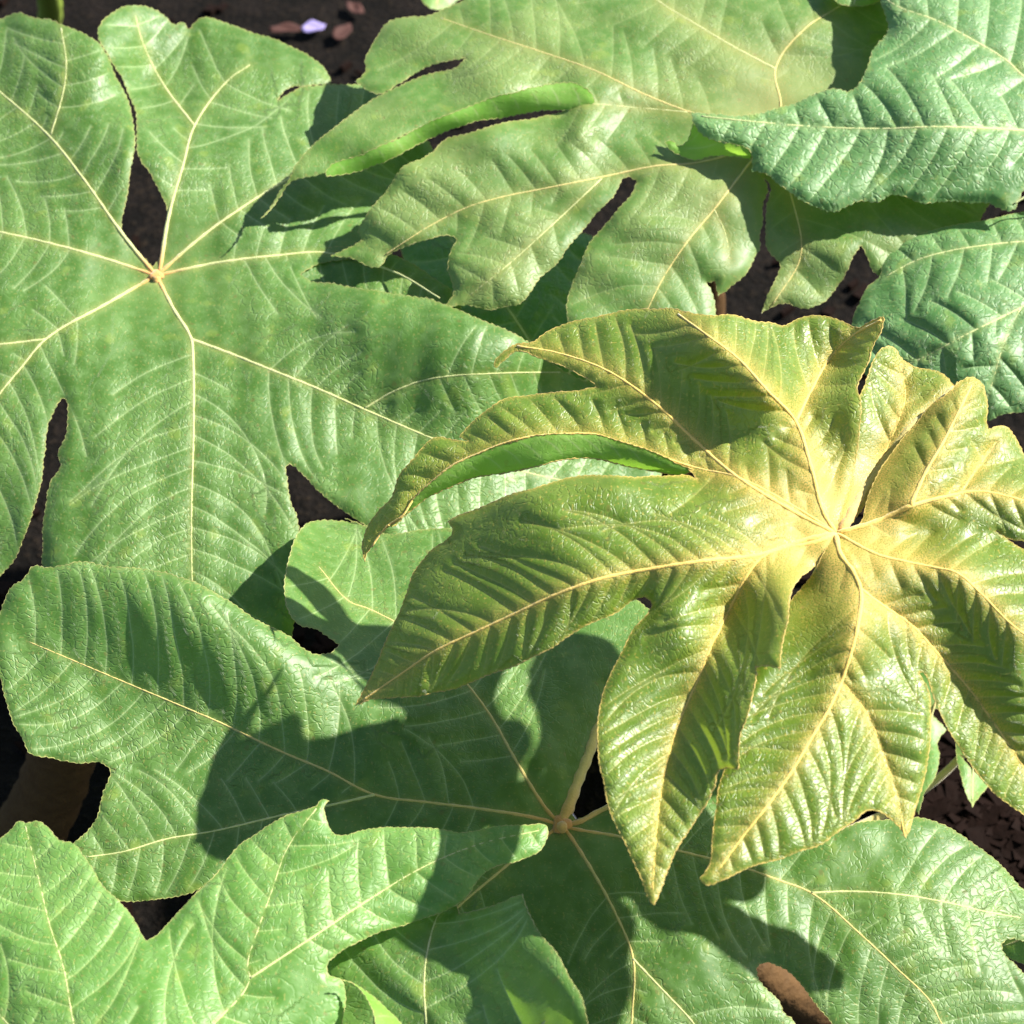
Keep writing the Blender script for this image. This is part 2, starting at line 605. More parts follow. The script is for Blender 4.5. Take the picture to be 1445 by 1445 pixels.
            if vm in ('vein_pale', 'vein_orange') and np.hypot(*(ln[0] - self.hub)) > 40:
                vm = 'vein_plain'
            link('vein', tv, tf, M[vm], self.obj, pos[0])
        if boss:
            pxm = np.linalg.norm(self.P0 - CAM_POS) * TF / 722.5
            c0 = self.lift(self.hub[None], self.height(self.hub[None], patches[0]))[0]
            bv, bf = [], []
            for i in range(7):
                for k in range(14):
                    an = 2 * math.pi * k / 14
                    rr = boss * pxm * math.sin(math.pi * (i + 0.15) / 6.3) * (1 + 0.22 * math.sin(3 * an + seed) + 0.1 * math.sin(7 * an))
                    bv.append(c0 + np.array([rr * math.cos(an), rr * math.sin(an), 0.45 * boss * pxm * math.cos(math.pi * i / 6)]))
            for i in range(6):
                for k in range(14):
                    k2 = (k + 1) % 14
                    bf.append((i*14 + k, i*14 + k2, (i+1)*14 + k2, (i+1)*14 + k))
            bf.append(tuple(range(13, -1, -1)))
            link('vein_hub', bv, bf, M['hub'], self.obj, c0)
        # stalk
        if stem is not None:
            a = self.P0 - self.nrm * 0.002
            s = np.asarray(stem, float)
            c1 = a + np.array([0, 0, -0.16]) + (s - a) * np.array([0.12, 0.12, 0.0])
            t = np.linspace(0, 1, 22)[:, None]
            cur = (1-t)**2 * a + 2*(1-t)*t * c1 + t**2 * s
            tv, tf = tube(cur, np.linspace(petiole_r * 0.85, petiole_r * 1.4, 22), 10)
            link('petiole', tv, tf, M[petiole_mat], self.obj, cur[0])

    def serrate(self, o, amp, rng):
        t = np.roll(o, -1, 0) - np.roll(o, 1, 0)
        t /= np.linalg.norm(t, axis=1)[:, None] + 1e-9
        n = np.stack([t[:, 1], -t[:, 0]], 1)
        area = 0.5 * np.sum(o[:, 0] * np.roll(o[:, 1], -1) - np.roll(o[:, 0], -1) * o[:, 1])
        if area < 0:
            n = -n
        ph = np.cumsum(rng.uniform(0.7, 1.3, len(o))) * 0.36
        saw = (ph % 1.0)
        k = amp * (saw - 0.5) * rng.uniform(0.5, 1.2, len(o))
        slow = np.interp(np.arange(len(o)), np.arange(0, len(o) + 12, 9), rng.normal(0, 0.9, len(np.arange(0, len(o) + 12, 9))))
        return o + n * (k + slow)[:, None]

    def secondaries(self, outl, spacing, fork, rng, start=60):
        res = []
        pts = np.vstack([v['line'] for v in self.veins])
        ids = np.concatenate([[i] * len(v['line']) for i, v in enumerate(self.veins)])
        lo, hi = outl.min(0), outl.max(0)
        for i, v in enumerate(self.veins):
            if v.get('bare'):
                continue
            ln = smooth_line(v['p'], False, 2.0)
            L = len(ln) * 2.0
            for side in (-1, 1):
                s = rng.uniform(0.5, 1.2) * spacing + v.get('start', start)
                while s < L - 10:
                    j = int(s / 2.0)
                    p = ln[min(j, len(ln) - 1)].copy()
                    a0 = ln[max(j - 4, 0)]; b0 = ln[min(j + 4, len(ln) - 1)]
                    th0 = math.atan2(*(b0 - a0)[::-1])
                    th = th0 + side * math.radians(fork + rng.normal(0, 4))
                    path = [p.copy()]
                    bend = rng.uniform(0.30, 0.50)
                    for k in range(70):
                        p = p + 3.0 * np.array([math.cos(th), math.sin(th)])
                        th -= side * math.radians(bend * 1.6 + rng.normal(0, 1.1))
                        if p[0] < lo[0] or p[1] < lo[1] or p[0] > hi[0] or p[1] > hi[1]:
                            break
                        if k % 3 == 0:
                            d = np.hypot(*(pts - p).T)
                            own = d[ids == i].min()
                            oth = d[ids != i].min() if (ids != i).any() else 1e9
                            if oth < own * 1.03:
                                break
                        path.append(p.copy())
                    if len(path) > 5:
                        path = np.array(path)
                        ins = inside(outl, path)
                        if not ins.all():
                            path = path[:max(int(np.argmin(ins)), 0)]
                        if len(path) > 5:
                            res.append(path)
                    s += spacing * rng.uniform(0.88, 1.14)
        return res

    def ribs(self, pt, outl):
        """side ribs across a turned-up underside"""
        res = []
        n = len(outl); half = n // 2
        for i in range(6, half - 6, 9):
            a = outl[i]; b = outl[(n - int(i * (n - half) / half) - 7) % n]
            if np.hypot(*(b - a)) < 8:
                continue
            t = np.linspace(0, 1, max(4, int(np.hypot(*(b - a)) / 3)))[:, None]
            bow = np.array([[(b - a)[1], -(b - a)[0]]]) * 0.10 * np.sin(t * 3.14)
            res.append(a + (b - a) * t + bow)
        return res

    def height(self, xy, pt):
        xy = np.asarray(xy, float)
        h = pt['tps'](xy)
        for a, d, ph, lam in self.wob:
            h = h + a * np.sin((xy @ d) * 6.28 / lam + ph) * (lam / 330.0)
        hd = np.hypot(*(xy - self.hub).T)
        for v in self.veins:
            k = v.get('ridge', self.crease)
            if not k or pt.get('under'):
                continue
            wl, wr = v.get('wid', (self.ridge_w, self.ridge_w))
            R = max(wl, wr)
            d, sg, tt = near_dist(xy, v['line'], R, True)
            w = np.where(sg > 0, wr, wl)
            prof = np.clip(1 - d / w, 0, 1) ** 1.5
            h = h + 0.001 * k * prof * np.clip(hd / 90.0, 0, 1) * np.clip((1.0 - tt) * 5, 0, 1)
        return h

    def lift(self, xy, H):
        r = rays(xy)
        t = (np.dot(self.nrm, self.P0 - CAM_POS) + H) / (r @ self.nrm)
        return CAM_POS + r * t[:, None]


def thing(name, label, cat, loc, group=None):
    o = bpy.data.objects.new(name, None)
    COL.objects.link(o)
    o.location = loc
    o.empty_display_size = 0.05
    o['label'] = label; o['category'] = cat
    if group:
        o['group'] = group
    o['_at'] = tuple(float(q) for q in loc)
    return o


def stem_part(plant, base, top, r0, r1, mat='stem', name='stem'):
    base, top = np.asarray(base, float), np.asarray(top, float)
    t = np.linspace(0, 1, 28)
    P = base + (top - base) * t[:, None]
    P[:, 0] += 0.012 * np.sin(t * 5); P[:, 1] += 0.01 * np.sin(t * 4 + 1)
    r = r0 + (r1 - r0) * t
    r = r * (1 + 0.05 * np.sin(t * 60))       # leaf scars
    tv, tf = tube(P, r, 14)
    o = link(name, tv, tf, M[mat], plant, base)
    return o


# ------------------------------------------------------------------ plants
def base_of(x, y):
    p = at(x, y, 0.3)
    return (float(p[0]), float(p[1]), 0.0)


p_gold = thing('rice_paper_plant', 'plant topped by a glossy young leaf with golden felted veins', 'plant', base_of(900, 1270))
p_left = thing('rice_paper_plant', 'plant whose large flat mid green leaf has an orange hub beside a dark gap', 'plant', tuple(float(q) for q in at(20, 1215, 0.0)))
p_front = thing('rice_paper_plant', 'plant with pale bright green lobes overlapping the leaf below the golden one', 'plant', base_of(200, 1560))
p_back = thing('rice_paper_plant', 'plant with a soft olive green leaf with orange veins and rolled lobes', 'plant', base_of(1000, 420))
p_right = thing('rice_paper_plant', 'plant with wrinkled blue green leaves beside the golden young leaf', 'plant', base_of(1560, 420))


def top(pl, dx, dy, z):
    b = pl['_at']
    return (b[0] + dx, b[1] + dy, z)


topL = tuple(float(q) for q in at(150, 870, 0.42))
topG = top(p_gold, 0.0, 0.02, 0.50)
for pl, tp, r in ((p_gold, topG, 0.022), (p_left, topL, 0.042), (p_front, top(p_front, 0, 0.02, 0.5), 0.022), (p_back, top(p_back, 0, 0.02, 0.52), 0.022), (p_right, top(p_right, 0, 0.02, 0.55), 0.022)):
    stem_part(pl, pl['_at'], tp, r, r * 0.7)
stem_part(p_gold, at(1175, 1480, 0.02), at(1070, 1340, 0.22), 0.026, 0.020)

# ---- big flat leaf, upper left
hubA = (221, 388)
oA = (R1([(600, 1045), (490, 925), (478, 880), (495, 780), (510, 680), (527, 560), (524, 500), (510, 420), (480, 350), (440, 270),
          (400, 180), (330, 130), (240, 95), (200, 78), (130, 72), (70, 52), (0, 78)])
      + [(-90, 60), (-230, 180), (-270, 380), (-260, 560), (-200, 740), (-90, 830)]
      + R4([(0, 980), (20, 960), (70, 890), (110, 800), (140, 680), (165, 570), (175, 500), (185, 410), (215, 330), (240, 287), (255, 283),
            (264, 300), (265, 360), (255, 440), (228, 500), (238, 550), (200, 610), (180, 700), (165, 790), (170, 860), (168, 930),
            (240, 1080), (420, 1260), (740, 1420), (1000, 1340), (1140, 1220), (1150, 1165), (1165, 1100), (1190, 1040), (1200, 950), (1185, 840),
            (1165, 740), (1140, 690), (1130, 600), (1120, 548), (1135, 540), (1180, 575), (1240, 640), (1340, 720), (1440, 785)])
      + R5([(75, 920), (150, 950), (240, 990), (330, 1030), (410, 1045)])
      + [(680, 792), (820, 770), (930, 690), (900, 600), (850, 550)]
      + R5([(960, 360), (830, 262), (790, 225), (700, 180), (600, 140), (500, 100), (400, 60), (330, 50), (100, 15)])
      + [(468, 400), (436, 397), (424, 387), (450, 372), (520, 360), (590, 330), (620, 250), (570, 150), (520, 120)]
      + R1([(1400, 332), (1200, 335), (1120, 372), (1090, 392), (1130, 345), (1240, 340), (1300, 325), (1270, 265), (1200, 215), (1100, 165), (980, 125), (870, 85), (790, 70), (740, 112), (715, 85), (690, 98),
            (630, 55), (560, 25), (490, 25), (410, 80), (385, 130), (450, 260), (500, 360), (532, 440), (538, 560), (545, 610), (600, 700), (640, 790), (655, 850), (638, 1000)]))
cA = [(221, 388, -0.6), (60, 185, 0.0), (150, 80, 2.6), (0, 30, 0.5), (176, 335, 0.2), (185, 200, 2.4), (200, 110, -2.0), (330, 40, -1.5), (273, 180, 0.3), (460, 110, -2.0),
      (407, 252, 0.3), (560, 180, -4.0), (590, 300, -4.0), (457, 356, -0.2), (-200, 290, -1), (30, 400, 0.6), (-150, 700, -4), (30, 790, -3), (60, 620, -0.4), (150, 480, 0.4),
      (270, 640, 0.3), (150, 700, 0.1), (380, 640, 0.3), (400, 760, -1.2), (270, 860, -2.2), (80, 780, -1.5), (360, 480, 0.8), (520, 420, 3.4), (640, 455, 5.4), (730, 490, 4.4),
      (520, 580, 0.4), (604, 616, 0.4), (640, 740, -1.2), (500, 690, 0), (780, 540, -1.5), (900, 680, -5)]
oA2 = [(395, 368), (457, 350), (530, 352), (600, 385), (650, 430), (640, 455), (560, 440), (490, 430), (430, 410), (400, 390)]
cA2 = [(395, 375, 0.5), (457, 352, -0.2), (530, 400, 0.4), (640, 440, 0.8), (430, 400, -0.2)]
vA = [R1([(612, 1080), (490, 930), (320, 690), (200, 540), (0, 360)]) + [(-100, 50)],
      R1([(612, 1080), (400, 1010), (200, 955), (0, 910)]) + [(-220, 290)],
      R1([(612, 1080), (420, 1190), (180, 1330), (80, 1445)]) + [(0, 555), (-100, 700)],
      {'p': R1([(180, 1330), (0, 1350)]) + [(-200, 500)], 'w': (2.4, 1)},
      R1([(612, 1080), (680, 1210), (750, 1330)]) + [(272, 500), (273, 600), (270, 740), (272, 860)],
      R1([(750, 1330), (900, 1385), (1050, 1445)]) + [(450, 549), (520, 580), (604, 616), (720, 660), (850, 690)],
      {'p': [(514, 576), (560, 550), (604, 535), (712, 526), (790, 525)], 'w': (1.8, 0.8)},
      R1([(612, 1080), (850, 1030), (1100, 1000), (1270, 990)]) + [(560, 385), (620, 420)],
      R1([(620, 1075), (800, 920), (1000, 780), (1130, 700)]) + [(480, 205), (550, 170)],
      R1([(625, 1070), (660, 850), (720, 640), (760, 500), (900, 310), (980, 255)]),
      {'p': R1([(760, 490), (640, 330), (560, 170), (530, 60)]), 'w': (2, 0.8), 'start': 10},
      {'p': R1([(200, 530), (250, 350), (260, 250), (240, 110)]), 'w': (1.8, 0.8), 'start': 10}]
Leaf(p_left, hubA, 0.70, (0.04, -0.25, 1), [{'o': oA, 'ctrl': cA}, {'o': oA2, 'ctrl': cA2}], vA, 'mature', seed=3,
     vein_w=(3.2, 1.0), quilt=1.4, spacing=32, start=95, fork=74, boss=10, teeth=2.6, stem=topL, felt_w=5, hub_felt=16, wob=1.3)

# ---- large leaf under the golden one
hubB = (793, 1163)
oB = (R4([(100, 985), (130, 942), (200, 945), (330, 925), (420, 945), (560, 955), (640, 965), (750, 1000), (870, 1060), (1000, 1150), (1140, 1220), (1200, 1270),
          (1240, 1290), (1310, 1275), (1330, 1250), (1300, 1225), (1240, 1185), (1180, 1170)])
      + [(404, 850), (408, 790), (430, 742), (452, 734), (500, 738), (540, 752), (640, 745), (760, 780), (870, 830), (930, 880), (900, 950), (866, 1000), (842, 1034), (826, 1090), (806, 1148),
         (812, 1158), (832, 1150), (862, 1136), (930, 1090), (1040, 1080), (1130, 1120)]
      + B3([(700, 690), (780, 662), (860, 645), (950, 635), (1030, 635), (1120, 655), (1200, 700), (1260, 750), (1330, 800), (1390, 860), (1430, 910)])
      + [(1490, 1300), (1480, 1330)]
      + B3([(1440, 1117), (1390, 1110), (1360, 1130), (1370, 1170), (1410, 1210), (1445, 1245)])
      + [(1530, 1420), (1520, 1560), (1400, 1640), (1270, 1590), (1210, 1500)]
      + B3([(695, 1445), (660, 1400), (610, 1340), (560, 1275), (500, 1225), (440, 1205), (410, 1213), (400, 1235), (430, 1300), (480, 1350), (500, 1400), (545, 1445)])
      + [(1110, 1530), (1020, 1640), (880, 1670), (720, 1640), (600, 1620), (500, 1560), (450, 1440), (430, 1330), (400, 1240), (330, 1230)]
      + B1([(810, 895), (760, 925), (680, 950), (560, 965), (470, 960), (360, 900), (290, 800), (290, 735), (320, 715), (365, 670), (390, 610), (405, 540), (425, 490), (431, 452),
            (390, 420), (300, 425), (200, 405), (120, 380), (90, 330), (50, 270), (25, 180), (0, 90)])
      + [(-6, 900), (2, 860), (14, 831)])
cB = [(793, 1163, -0.8), (528, 1121, 0), (313, 1020, 0.8), (173, 961, 1.8), (40, 900, 3.5), (120, 800, 6.5), (230, 807, 7.2), (300, 836, 7.2), (360, 874, 6.2), (440, 915, 3.6), (20, 840, 4.5), (10, 960, 2.5), (60, 1060, 0.8), (150, 1090, 0.2),
      (299, 1173, 0), (120, 1210, -1), (200, 1270, -1.5), (600, 1030, 1.0), (500, 1000, 1.5), (560, 930, 0.8), (690, 1008, 0), (520, 860, -2.2), (450, 745, -6), (580, 750, -6),
      (800, 950, -0.5), (900, 880, -2), (840, 1040, -0.5), (760, 1060, 0.7), (640, 1180, -0.6), (841, 1238, 0), (894, 1353, 0), (892, 1600, -3), (700, 1350, -1.5), (500, 1500, -4), (1000, 1330, 1.0),
      (874, 1180, -0.3), (1058, 1227, 0.6), (1144, 1260, 0.4), (1267, 1368, 0), (1400, 1550, -3), (1300, 1165, 0.5), (1430, 1260, -1.0), (1200, 1190, 1.0), (1040, 1090, -1), (1080, 1400, -0.5), (1200, 1500, -2), (1420, 1340, -0.8), (1280, 1310, 0.8)]
vB = [B2([(915, 665), (840, 640), (600, 600), (400, 575), (190, 545), (0, 450)]) + B1([(1090, 370), (870, 265), (730, 205), (480, 100), (290, 20)]) + [(40, 905)],
      {'p': B2([(190, 545), (0, 590)]) + B1([(1110, 625), (830, 690), (650, 720), (480, 770), (340, 790)]), 'w': (2.8, 1.2)},
      B2([(920, 660), (870, 610), (750, 420), (640, 230), (550, 110)]) + [(600, 905), (520, 859), (493, 849), (450, 800)],
      {'p': B2([(925, 650), (950, 590), (985, 490), (1030, 380), (1062, 285)]) + [(885, 955), (920, 900)], 'w': (9.5, 6), 'bare': True, 'mat': 'petiole'},
      {'p': B2([(930, 665), (1000, 650), (1060, 615), (1110, 590)]) + [(950, 1090)], 'w': (5, 3), 'bare': True},
      B2([(930, 670), (1000, 685), (1150, 710), (1400, 770)]) + B3([(370, 840), (480, 880), (610, 930), (800, 1090), (950, 1230), (1080, 1360)]) + [(1328, 1443), (1420, 1560)],
      {'p': B3([(610, 930), (760, 925), (980, 940), (1150, 970), (1300, 1005)]) + [(1440, 1295)], 'w': (2.4, 0.9)},
      B2([(930, 670), (960, 710), (1060, 870), (1140, 1020), (1205, 1190), (1200, 1445)]) + [(890, 1620)],
      {'p': B2([(1205, 1190), (1300, 1290), (1440, 1440)]) + [(1060, 1560)], 'w': (2.4, 1)},
      B2([(900, 680), (700, 830), (400, 1130)]) + [(560, 1500)]]
Leaf(p_gold, hubB, 0.63, (0.02, -0.16, 1), [{'o': oB, 'ctrl': cB}], vB, 'mature', seed=8, vein_mat='vein_orange',
     vein_w=(3.4, 1.0), quilt=1.15, spacing=36, start=95, fork=72, boss=15, teeth=2.6, stem=top(p_gold, 0, 0.02, 0.49), felt_w=5, hub_felt=22, wob=2.0)

# ---- pale bright leaf in front
hubC = (150, 1610)
oC = (B1([(50, 680), (70, 650), (100, 655), (150, 650), (190, 680), (230, 720), (290, 740), (320, 780), (350, 820), (400, 900), (460, 960), (510, 1020), (550, 1090), (570, 1120),
          (610, 1100), (660, 1050), (720, 990), (810, 900), (860, 840), (930, 750), (1020, 690), (1110, 630), (1200, 600), (1245, 583), (1258, 566), (1290, 570), (1272, 590), (1280, 640), (1300, 690), (1320, 702)])
      + B2([(160, 680), (300, 675), (420, 675), (520, 695), (600, 685), (680, 670), (790, 665), (860, 665), (870, 700), (840, 760), (780, 795), (740, 810), (680, 820), (620, 850), (590, 890),
            (550, 950), (470, 1000), (330, 1050), (200, 1090), (100, 1140), (30, 1180), (3, 1210), (5, 1250), (60, 1275), (75, 1320), (60, 1445)])
      + [(470, 1520), (460, 1640), (330, 1760), (100, 1780), (-120, 1720), (-220, 1560), (-200, 1380), (-90, 1250), (0, 1184)])
cC = [(150, 1610, 0), (104, 1445, 0.3), (68, 1299, 0.6), (36, 1166, -0.5), (0, 1250, -0.3), (-150, 1400, -3), (205, 1328, 0.4), (140, 1245, 0.3), (302, 1445, 0), (353, 1380, 0), (407, 1195, 1.2), (453, 1135, 2.2),
      (320, 1220, 0.6), (443, 1321, 0.4), (518, 1270, 0.6), (600, 1210, 1.0), (560, 1172, 1.0), (770, 1170, 0.2), (470, 1178, 1.6), (680, 1235, 0.2), (579, 1303, -0.5), (462, 1365, -0.6), (480, 1430, -1.8), (470, 1640, -5), (0, 1700, -4), (210, 1400, 0.8)]
oCf = B2([(62, 1272), (100, 1285), (135, 1315), (165, 1355), (185, 1400), (195, 1445)]) + [(530, 1480), (585, 1480)] + B2([(295, 1450), (235, 1385), (160, 1315), (100, 1280)])
cCf = [(482, 1382, 0.4), (526, 1425, 0.6), (530, 1480, 0.5), (566, 1446, -1.0), (517, 1395, -0.4), (585, 1480, -1.2)]
vC = [[hubC, (130, 1540), (104, 1445)] + B1([(250, 1230), (190, 1040), (150, 870), (100, 670)]),
      [hubC, (220, 1540), (302, 1445)] + B1([(980, 1265), (970, 1220), (1010, 1080), (1060, 940), (1130, 750), (1240, 600)]),
      {'p': [(353, 1380), (443, 1321), (518, 1271), (600, 1222), (680, 1190), (760, 1172)], 'w': (2.4, 0.8)},
      [hubC, (60, 1500), (-60, 1380), (-170, 1330)], [hubC, (300, 1590), (440, 1560)]]
Leaf(p_front, hubC, 0.70, (0.05, -0.06, 1), [{'o': oC, 'ctrl': cC}, {'o': oCf, 'ctrl': cCf, 'under': True}], vC, 'bright', seed=15,
     vein_w=(2.2, 0.8), quilt=1.7, spacing=44, stem=top(p_front, 0, 0.02, 0.49), felt_w=3, wob=1.6)

# ---- dark lobe rising behind it
hubD = (620, 1640)
oD = B2([(770, 935), (785, 975), (800, 1010), (840, 1090), (900, 1160), (950, 1250), (1000, 1340), (1020, 1430)]) + [(850, 1520), (840, 1600), (740, 1690), (600, 1720), (500, 1660), (450, 1540), (440, 1430), (470, 1330), (560, 1270), (640, 1255)] + B2([(520, 1015), (600, 1000), (700, 962)])
cD = [(620, 1640, 0), (602, 1445, 0.6), (604, 1339, 0.4), (618, 1285, -0.2), (740, 1262, 4.6), (700, 1330, 3.4), (780, 1400, 6.0), (827, 1440, 6.8), (850, 1540, 2), (690, 1430, 2.2), (500, 1420, -1), (640, 1290, 0.1), (560, 1280, -0.8), (480, 1600, -3)]
vD = [[hubD, (606, 1530)] + B2([(395, 1445), (385, 1300), (400, 1150), (440, 1020)]) + [(640, 1262)], [hubD, (690, 1540), (770, 1440)], [hubD, (560, 1560), (490, 1470)]]
Leaf(p_front, hubD, 0.665, (-0.02, -0.10, 1), [{'o': oD, 'ctrl': cD}], vD, 'mature', seed=21, vein_w=(3.0, 1.5), quilt=1.8, spacing=40,
     stem=top(p_front, 0, 0.02, 0.47), felt_w=4)

# ---- soft leaf at the back, orange veins, rolled lobes
hubF = (1085, 195)
oF = (R2([(540, 0), (450, 40), (390, 60), (310, 65), (250, 85), (200, 150), (180, 190), (160, 230), (158, 280), (115, 320), (150, 345), (210, 370), (270, 335), (380, 272), (548, 228), (500, 265),
          (380, 300), (230, 365), (110, 440)])
      + R1([(1300, 510), (1200, 600), (1150, 660), (1130, 700), (1100, 740), (1060, 810), (1020, 860), (1060, 825), (1095, 770), (1135, 718), (1250, 685), (1370, 645)])
      + R2([(130, 618), (250, 560), (480, 455), (700, 378), (870, 345), (960, 360), (960, 400), (920, 445), (870, 455), (700, 480), (560, 520), (470, 550), (400, 610), (300, 660), (260, 720), (220, 770), (185, 800), (150, 860), (127, 908), (148, 940),
            (100, 970), (20, 1005), (90, 1010), (205, 1045), (240, 1000), (300, 970), (400, 940), (500, 928), (512, 940), (490, 990), (480, 1060), (495, 1110), (500, 1150), (450, 1215), (560, 1195), (640, 1210), (700, 1200), (760, 1190),
            (800, 1150), (840, 1090), (910, 1030), (950, 970), (1020, 890), (1080, 820), (1140, 750), (1170, 702), (1195, 698), (1217, 712), (1200, 760), (1150, 820), (1100, 880), (1030, 960), (1000, 1040), (970, 1110), (950, 1170), (945, 1250)])
      + [(820, 500), (880, 530), (960, 510), (1008, 470)]
      + R3([(240, 1230), (215, 1130), (197, 1108), (235, 1103), (246, 1160), (270, 1145), (350, 1080), (385, 1010), (407, 970), (405, 930), (420, 870), (422, 800), (440, 740), (425, 697),
            (452, 735), (436, 800), (430, 900), (442, 980), (490, 1040), (480, 1075), (450, 1140), (415, 1230), (500, 1190), (580, 1210), (650, 1185), (710, 1130), (750, 1060), (780, 990), (808, 960), (830, 1010), (850, 1060)])
      + [(1270, 400), (1340, 360), (1400, 280), (1420, 200), (1390, 100), (1340, 0), (1240, -80), (1080, -130), (900, -120), (760, -60)])
cF = [(1085, 195, 0), (970, 155, 0.5), (838, 99, 0.8), (694, 50, 0.5), (560, 40, -1.0), (520, 110, -1.2), (600, 90, -0.2), (655, 84, 0.4), (620, 125, -0.2), (500, 170, 0), (420, 240, -0.6), (370, 308, -2.0), (560, 200, 1.0), (700, 140, 1.2), (820, 128, 1.4), (795, 158, 0.2),
      (700, 182, 1.6), (600, 225, 0.6), (820, 190, 1.6), (510, 330, -2.2), (467, 362, -3.2), (540, 370, -2.6), (766, 266, 0.3), (662, 291, -0.2), (712, 378, -1.0), (625, 435, -3.0), (730, 428, -2.4), (880, 255, 0.6), (850, 200, 0.6),
      (972, 338, -0.5), (830, 400, -2.2), (900, 470, -3), (1010, 420, -3), (1070, 330, -1.6), (1050, 260, 0.2), (1090, 300, -1.4), (1080, 440, -4.5), (1160, 420, -4.2), (1215, 345, -1.5), (1230, 385, -3), (1200, 260, -1.2), (1390, 200, -2),
      (1094, 97, 0.2), (1170, 18, 0), (979, 32, 0.4), (1050, -120, -3), (1240, -60, -2)]
oFf = R2([(0, 668), (130, 612), (250, 556), (480, 450), (700, 374), (870, 336), (980, 328), (1030, 358), (1050, 400), (1030, 418), (900, 432), (700, 456), (500, 502), (380, 560), (250, 625), (120, 672), (0, 692)])
cFf = [(460, 241, 0.3), (550, 201, 1.4), (633, 162, 2.0), (712, 135, 2.3), (813, 118, 2.3), (838, 144, 1.6), (784, 156, 0.6), (712, 165, 0.5), (640, 181, 0.4), (550, 226, -0.2), (462, 248, 0.1)]
oFc = R3([(150, 480), (250, 545), (375, 600), (372, 625), (300, 612), (220, 612), (160, 630), (110, 618), (60, 590), (40, 560), (62, 552), (90, 575), (120, 560), (140, 520)])
cFc = [(980, 175, 3.2), (1055, 218, 3.0), (1058, 226, 1.8), (985, 225, 1.6), (942, 202, 2.2), (965, 212, 2.0)]
vF = [[hubF, (1030, 175)] + R2([(1400, 430), (1250, 370), (1050, 275), (850, 205), (650, 140), (450, 70)]),
      [hubF, (1030, 218)] + R2([(1440, 640), (1300, 650), (1100, 690), (850, 740), (700, 770), (560, 810), (400, 890), (230, 1000)]),
      {'p': [(849, 252)] + R2([(900, 870), (700, 1050), (560, 1160)]), 'w': (1.6, 0.6)},
      [hubF] + R3([(330, 690), (230, 820), (130, 940), (30, 1090)]) + [(890, 490)],
      {'p': R3([(230, 820), (275, 920), (290, 1020)]), 'w': (1.2, 0.6)},
      [hubF, (1120, 290), (1130, 360), (1090, 430)],
      [hubF] + R3([(490, 420), (470, 270), (600, 100), (680, 50)]) + [(1230, -20)],
      R3([(470, 270), (300, 180), (150, 90), (20, 10)]) + [(880, -40)],
      {'p': [(970, 158), (900, 152), (820, 147), (700, 170), (600, 205), (480, 245)], 'w': (1.2, 0.6)},
      [hubF, (1200, 230), (1330, 220)]]
Leaf(p_back, hubF, 0.78, (0.0, -0.22, 1), [{'o': oF, 'ctrl': cF}, {'o': oFf, 'ctrl': cFf, 'under': True}, {'o': oFc, 'ctrl': cFc, 'under': True}], vF, 'soft', seed=31, vein_mat='vein_orange',
     vein_w=(2.4, 0.8), quilt=1.4, spacing=36, wob=3.5, teeth=2.6, stem=top(p_back, 0, 0.02, 0.52), felt_w=9, hub_felt=90)

# ---- wrinkled blue green leaf, upper right
def over(hub0, z0, n0, px, gap):
    """height of a leaf hub that sits a given gap above another leaf's plane"""
    n0 = np.array(n0, float); r = rays(px)[0]; a = at(*hub0, z0)
    return float((CAM_POS + r * (n0 @ (a - CAM_POS)) / (n0 @ r))[2] + gap)


hubG = (1650, 205)
oG = (R3([(138, 442), (240, 447), (380, 452), (450, 430), (560, 400), (620, 370), (700, 350), (760, 360), (790, 340), (830, 270), (850, 200), (912, 120), (902, 60), (880, 0)])
      + [(1236, -60), (1320, -130), (1500, -150), (1680, -60), (1780, 100), (1780, 280), (1680, 360), (1540, 300), (1480, 240)]
      + R3([(1445, 740), (1400, 822), (1300, 800), (1150, 790), (1040, 795), (980, 770), (920, 765), (880, 790), (800, 785), (740, 810), (700, 830), (640, 815), (570, 780), (500, 730), (430, 680), (378, 672), (380, 602), (320, 580), (250, 560), (190, 530), (155, 490)]))
cG = [(1650, 205, 0), (1445, 184, 0), (1249, 182, 0.4), (1141, 178, 0), (978, 162, -1.5), (1062, 162, -0.6), (1127, 144, 0.2), (1177, 126, 0.6), (1224, 97, 0.2), (1250, 40, -0.4), (1242, -50, -1.2), (1375, 58, 0.6), (1263, 7, 0.6), (1320, 110, 1.4),
      (1300, 230, 0.2), (1393, 288, -1.6), (1256, 275, -1.0), (1177, 299, -2.0), (1105, 263, -1.4), (1060, 241, -1.8), (1040, 209, -1.5), (1429, 295, -1.8), (1700, -50, -2), (1700, 340, -2), (1500, -140, -3)]
vG = [[hubG, (1550, 194), (1445, 184)] + R3([(1100, 497), (900, 505), (600, 495), (300, 468), (180, 455)]),
      [hubG, (1540, 150), (1445, 108)] + R3([(1380, 240), (1250, 160), (1100, 80), (940, 20)]) + [(1240, -10)],
      [hubG, (1600, 80), (1500, -60)], [hubG, (1560, 260), (1470, 265), (1430, 288)], [hubG, (1720, 100)]]
Leaf(p_right, hubG, over(hubF, 0.78, (0, -0.22, 1), hubG, 0.028), (0.01, -0.23, 1), [{'o': oG, 'ctrl': cG}], vG, 'bluish', seed=44, vein_w=(3.4, 1.2), quilt=2.9, spacing=42,
     stem=top(p_right, 0, 0.02, 0.56), felt_w=3.5, wob=5.5, teeth=3.2)

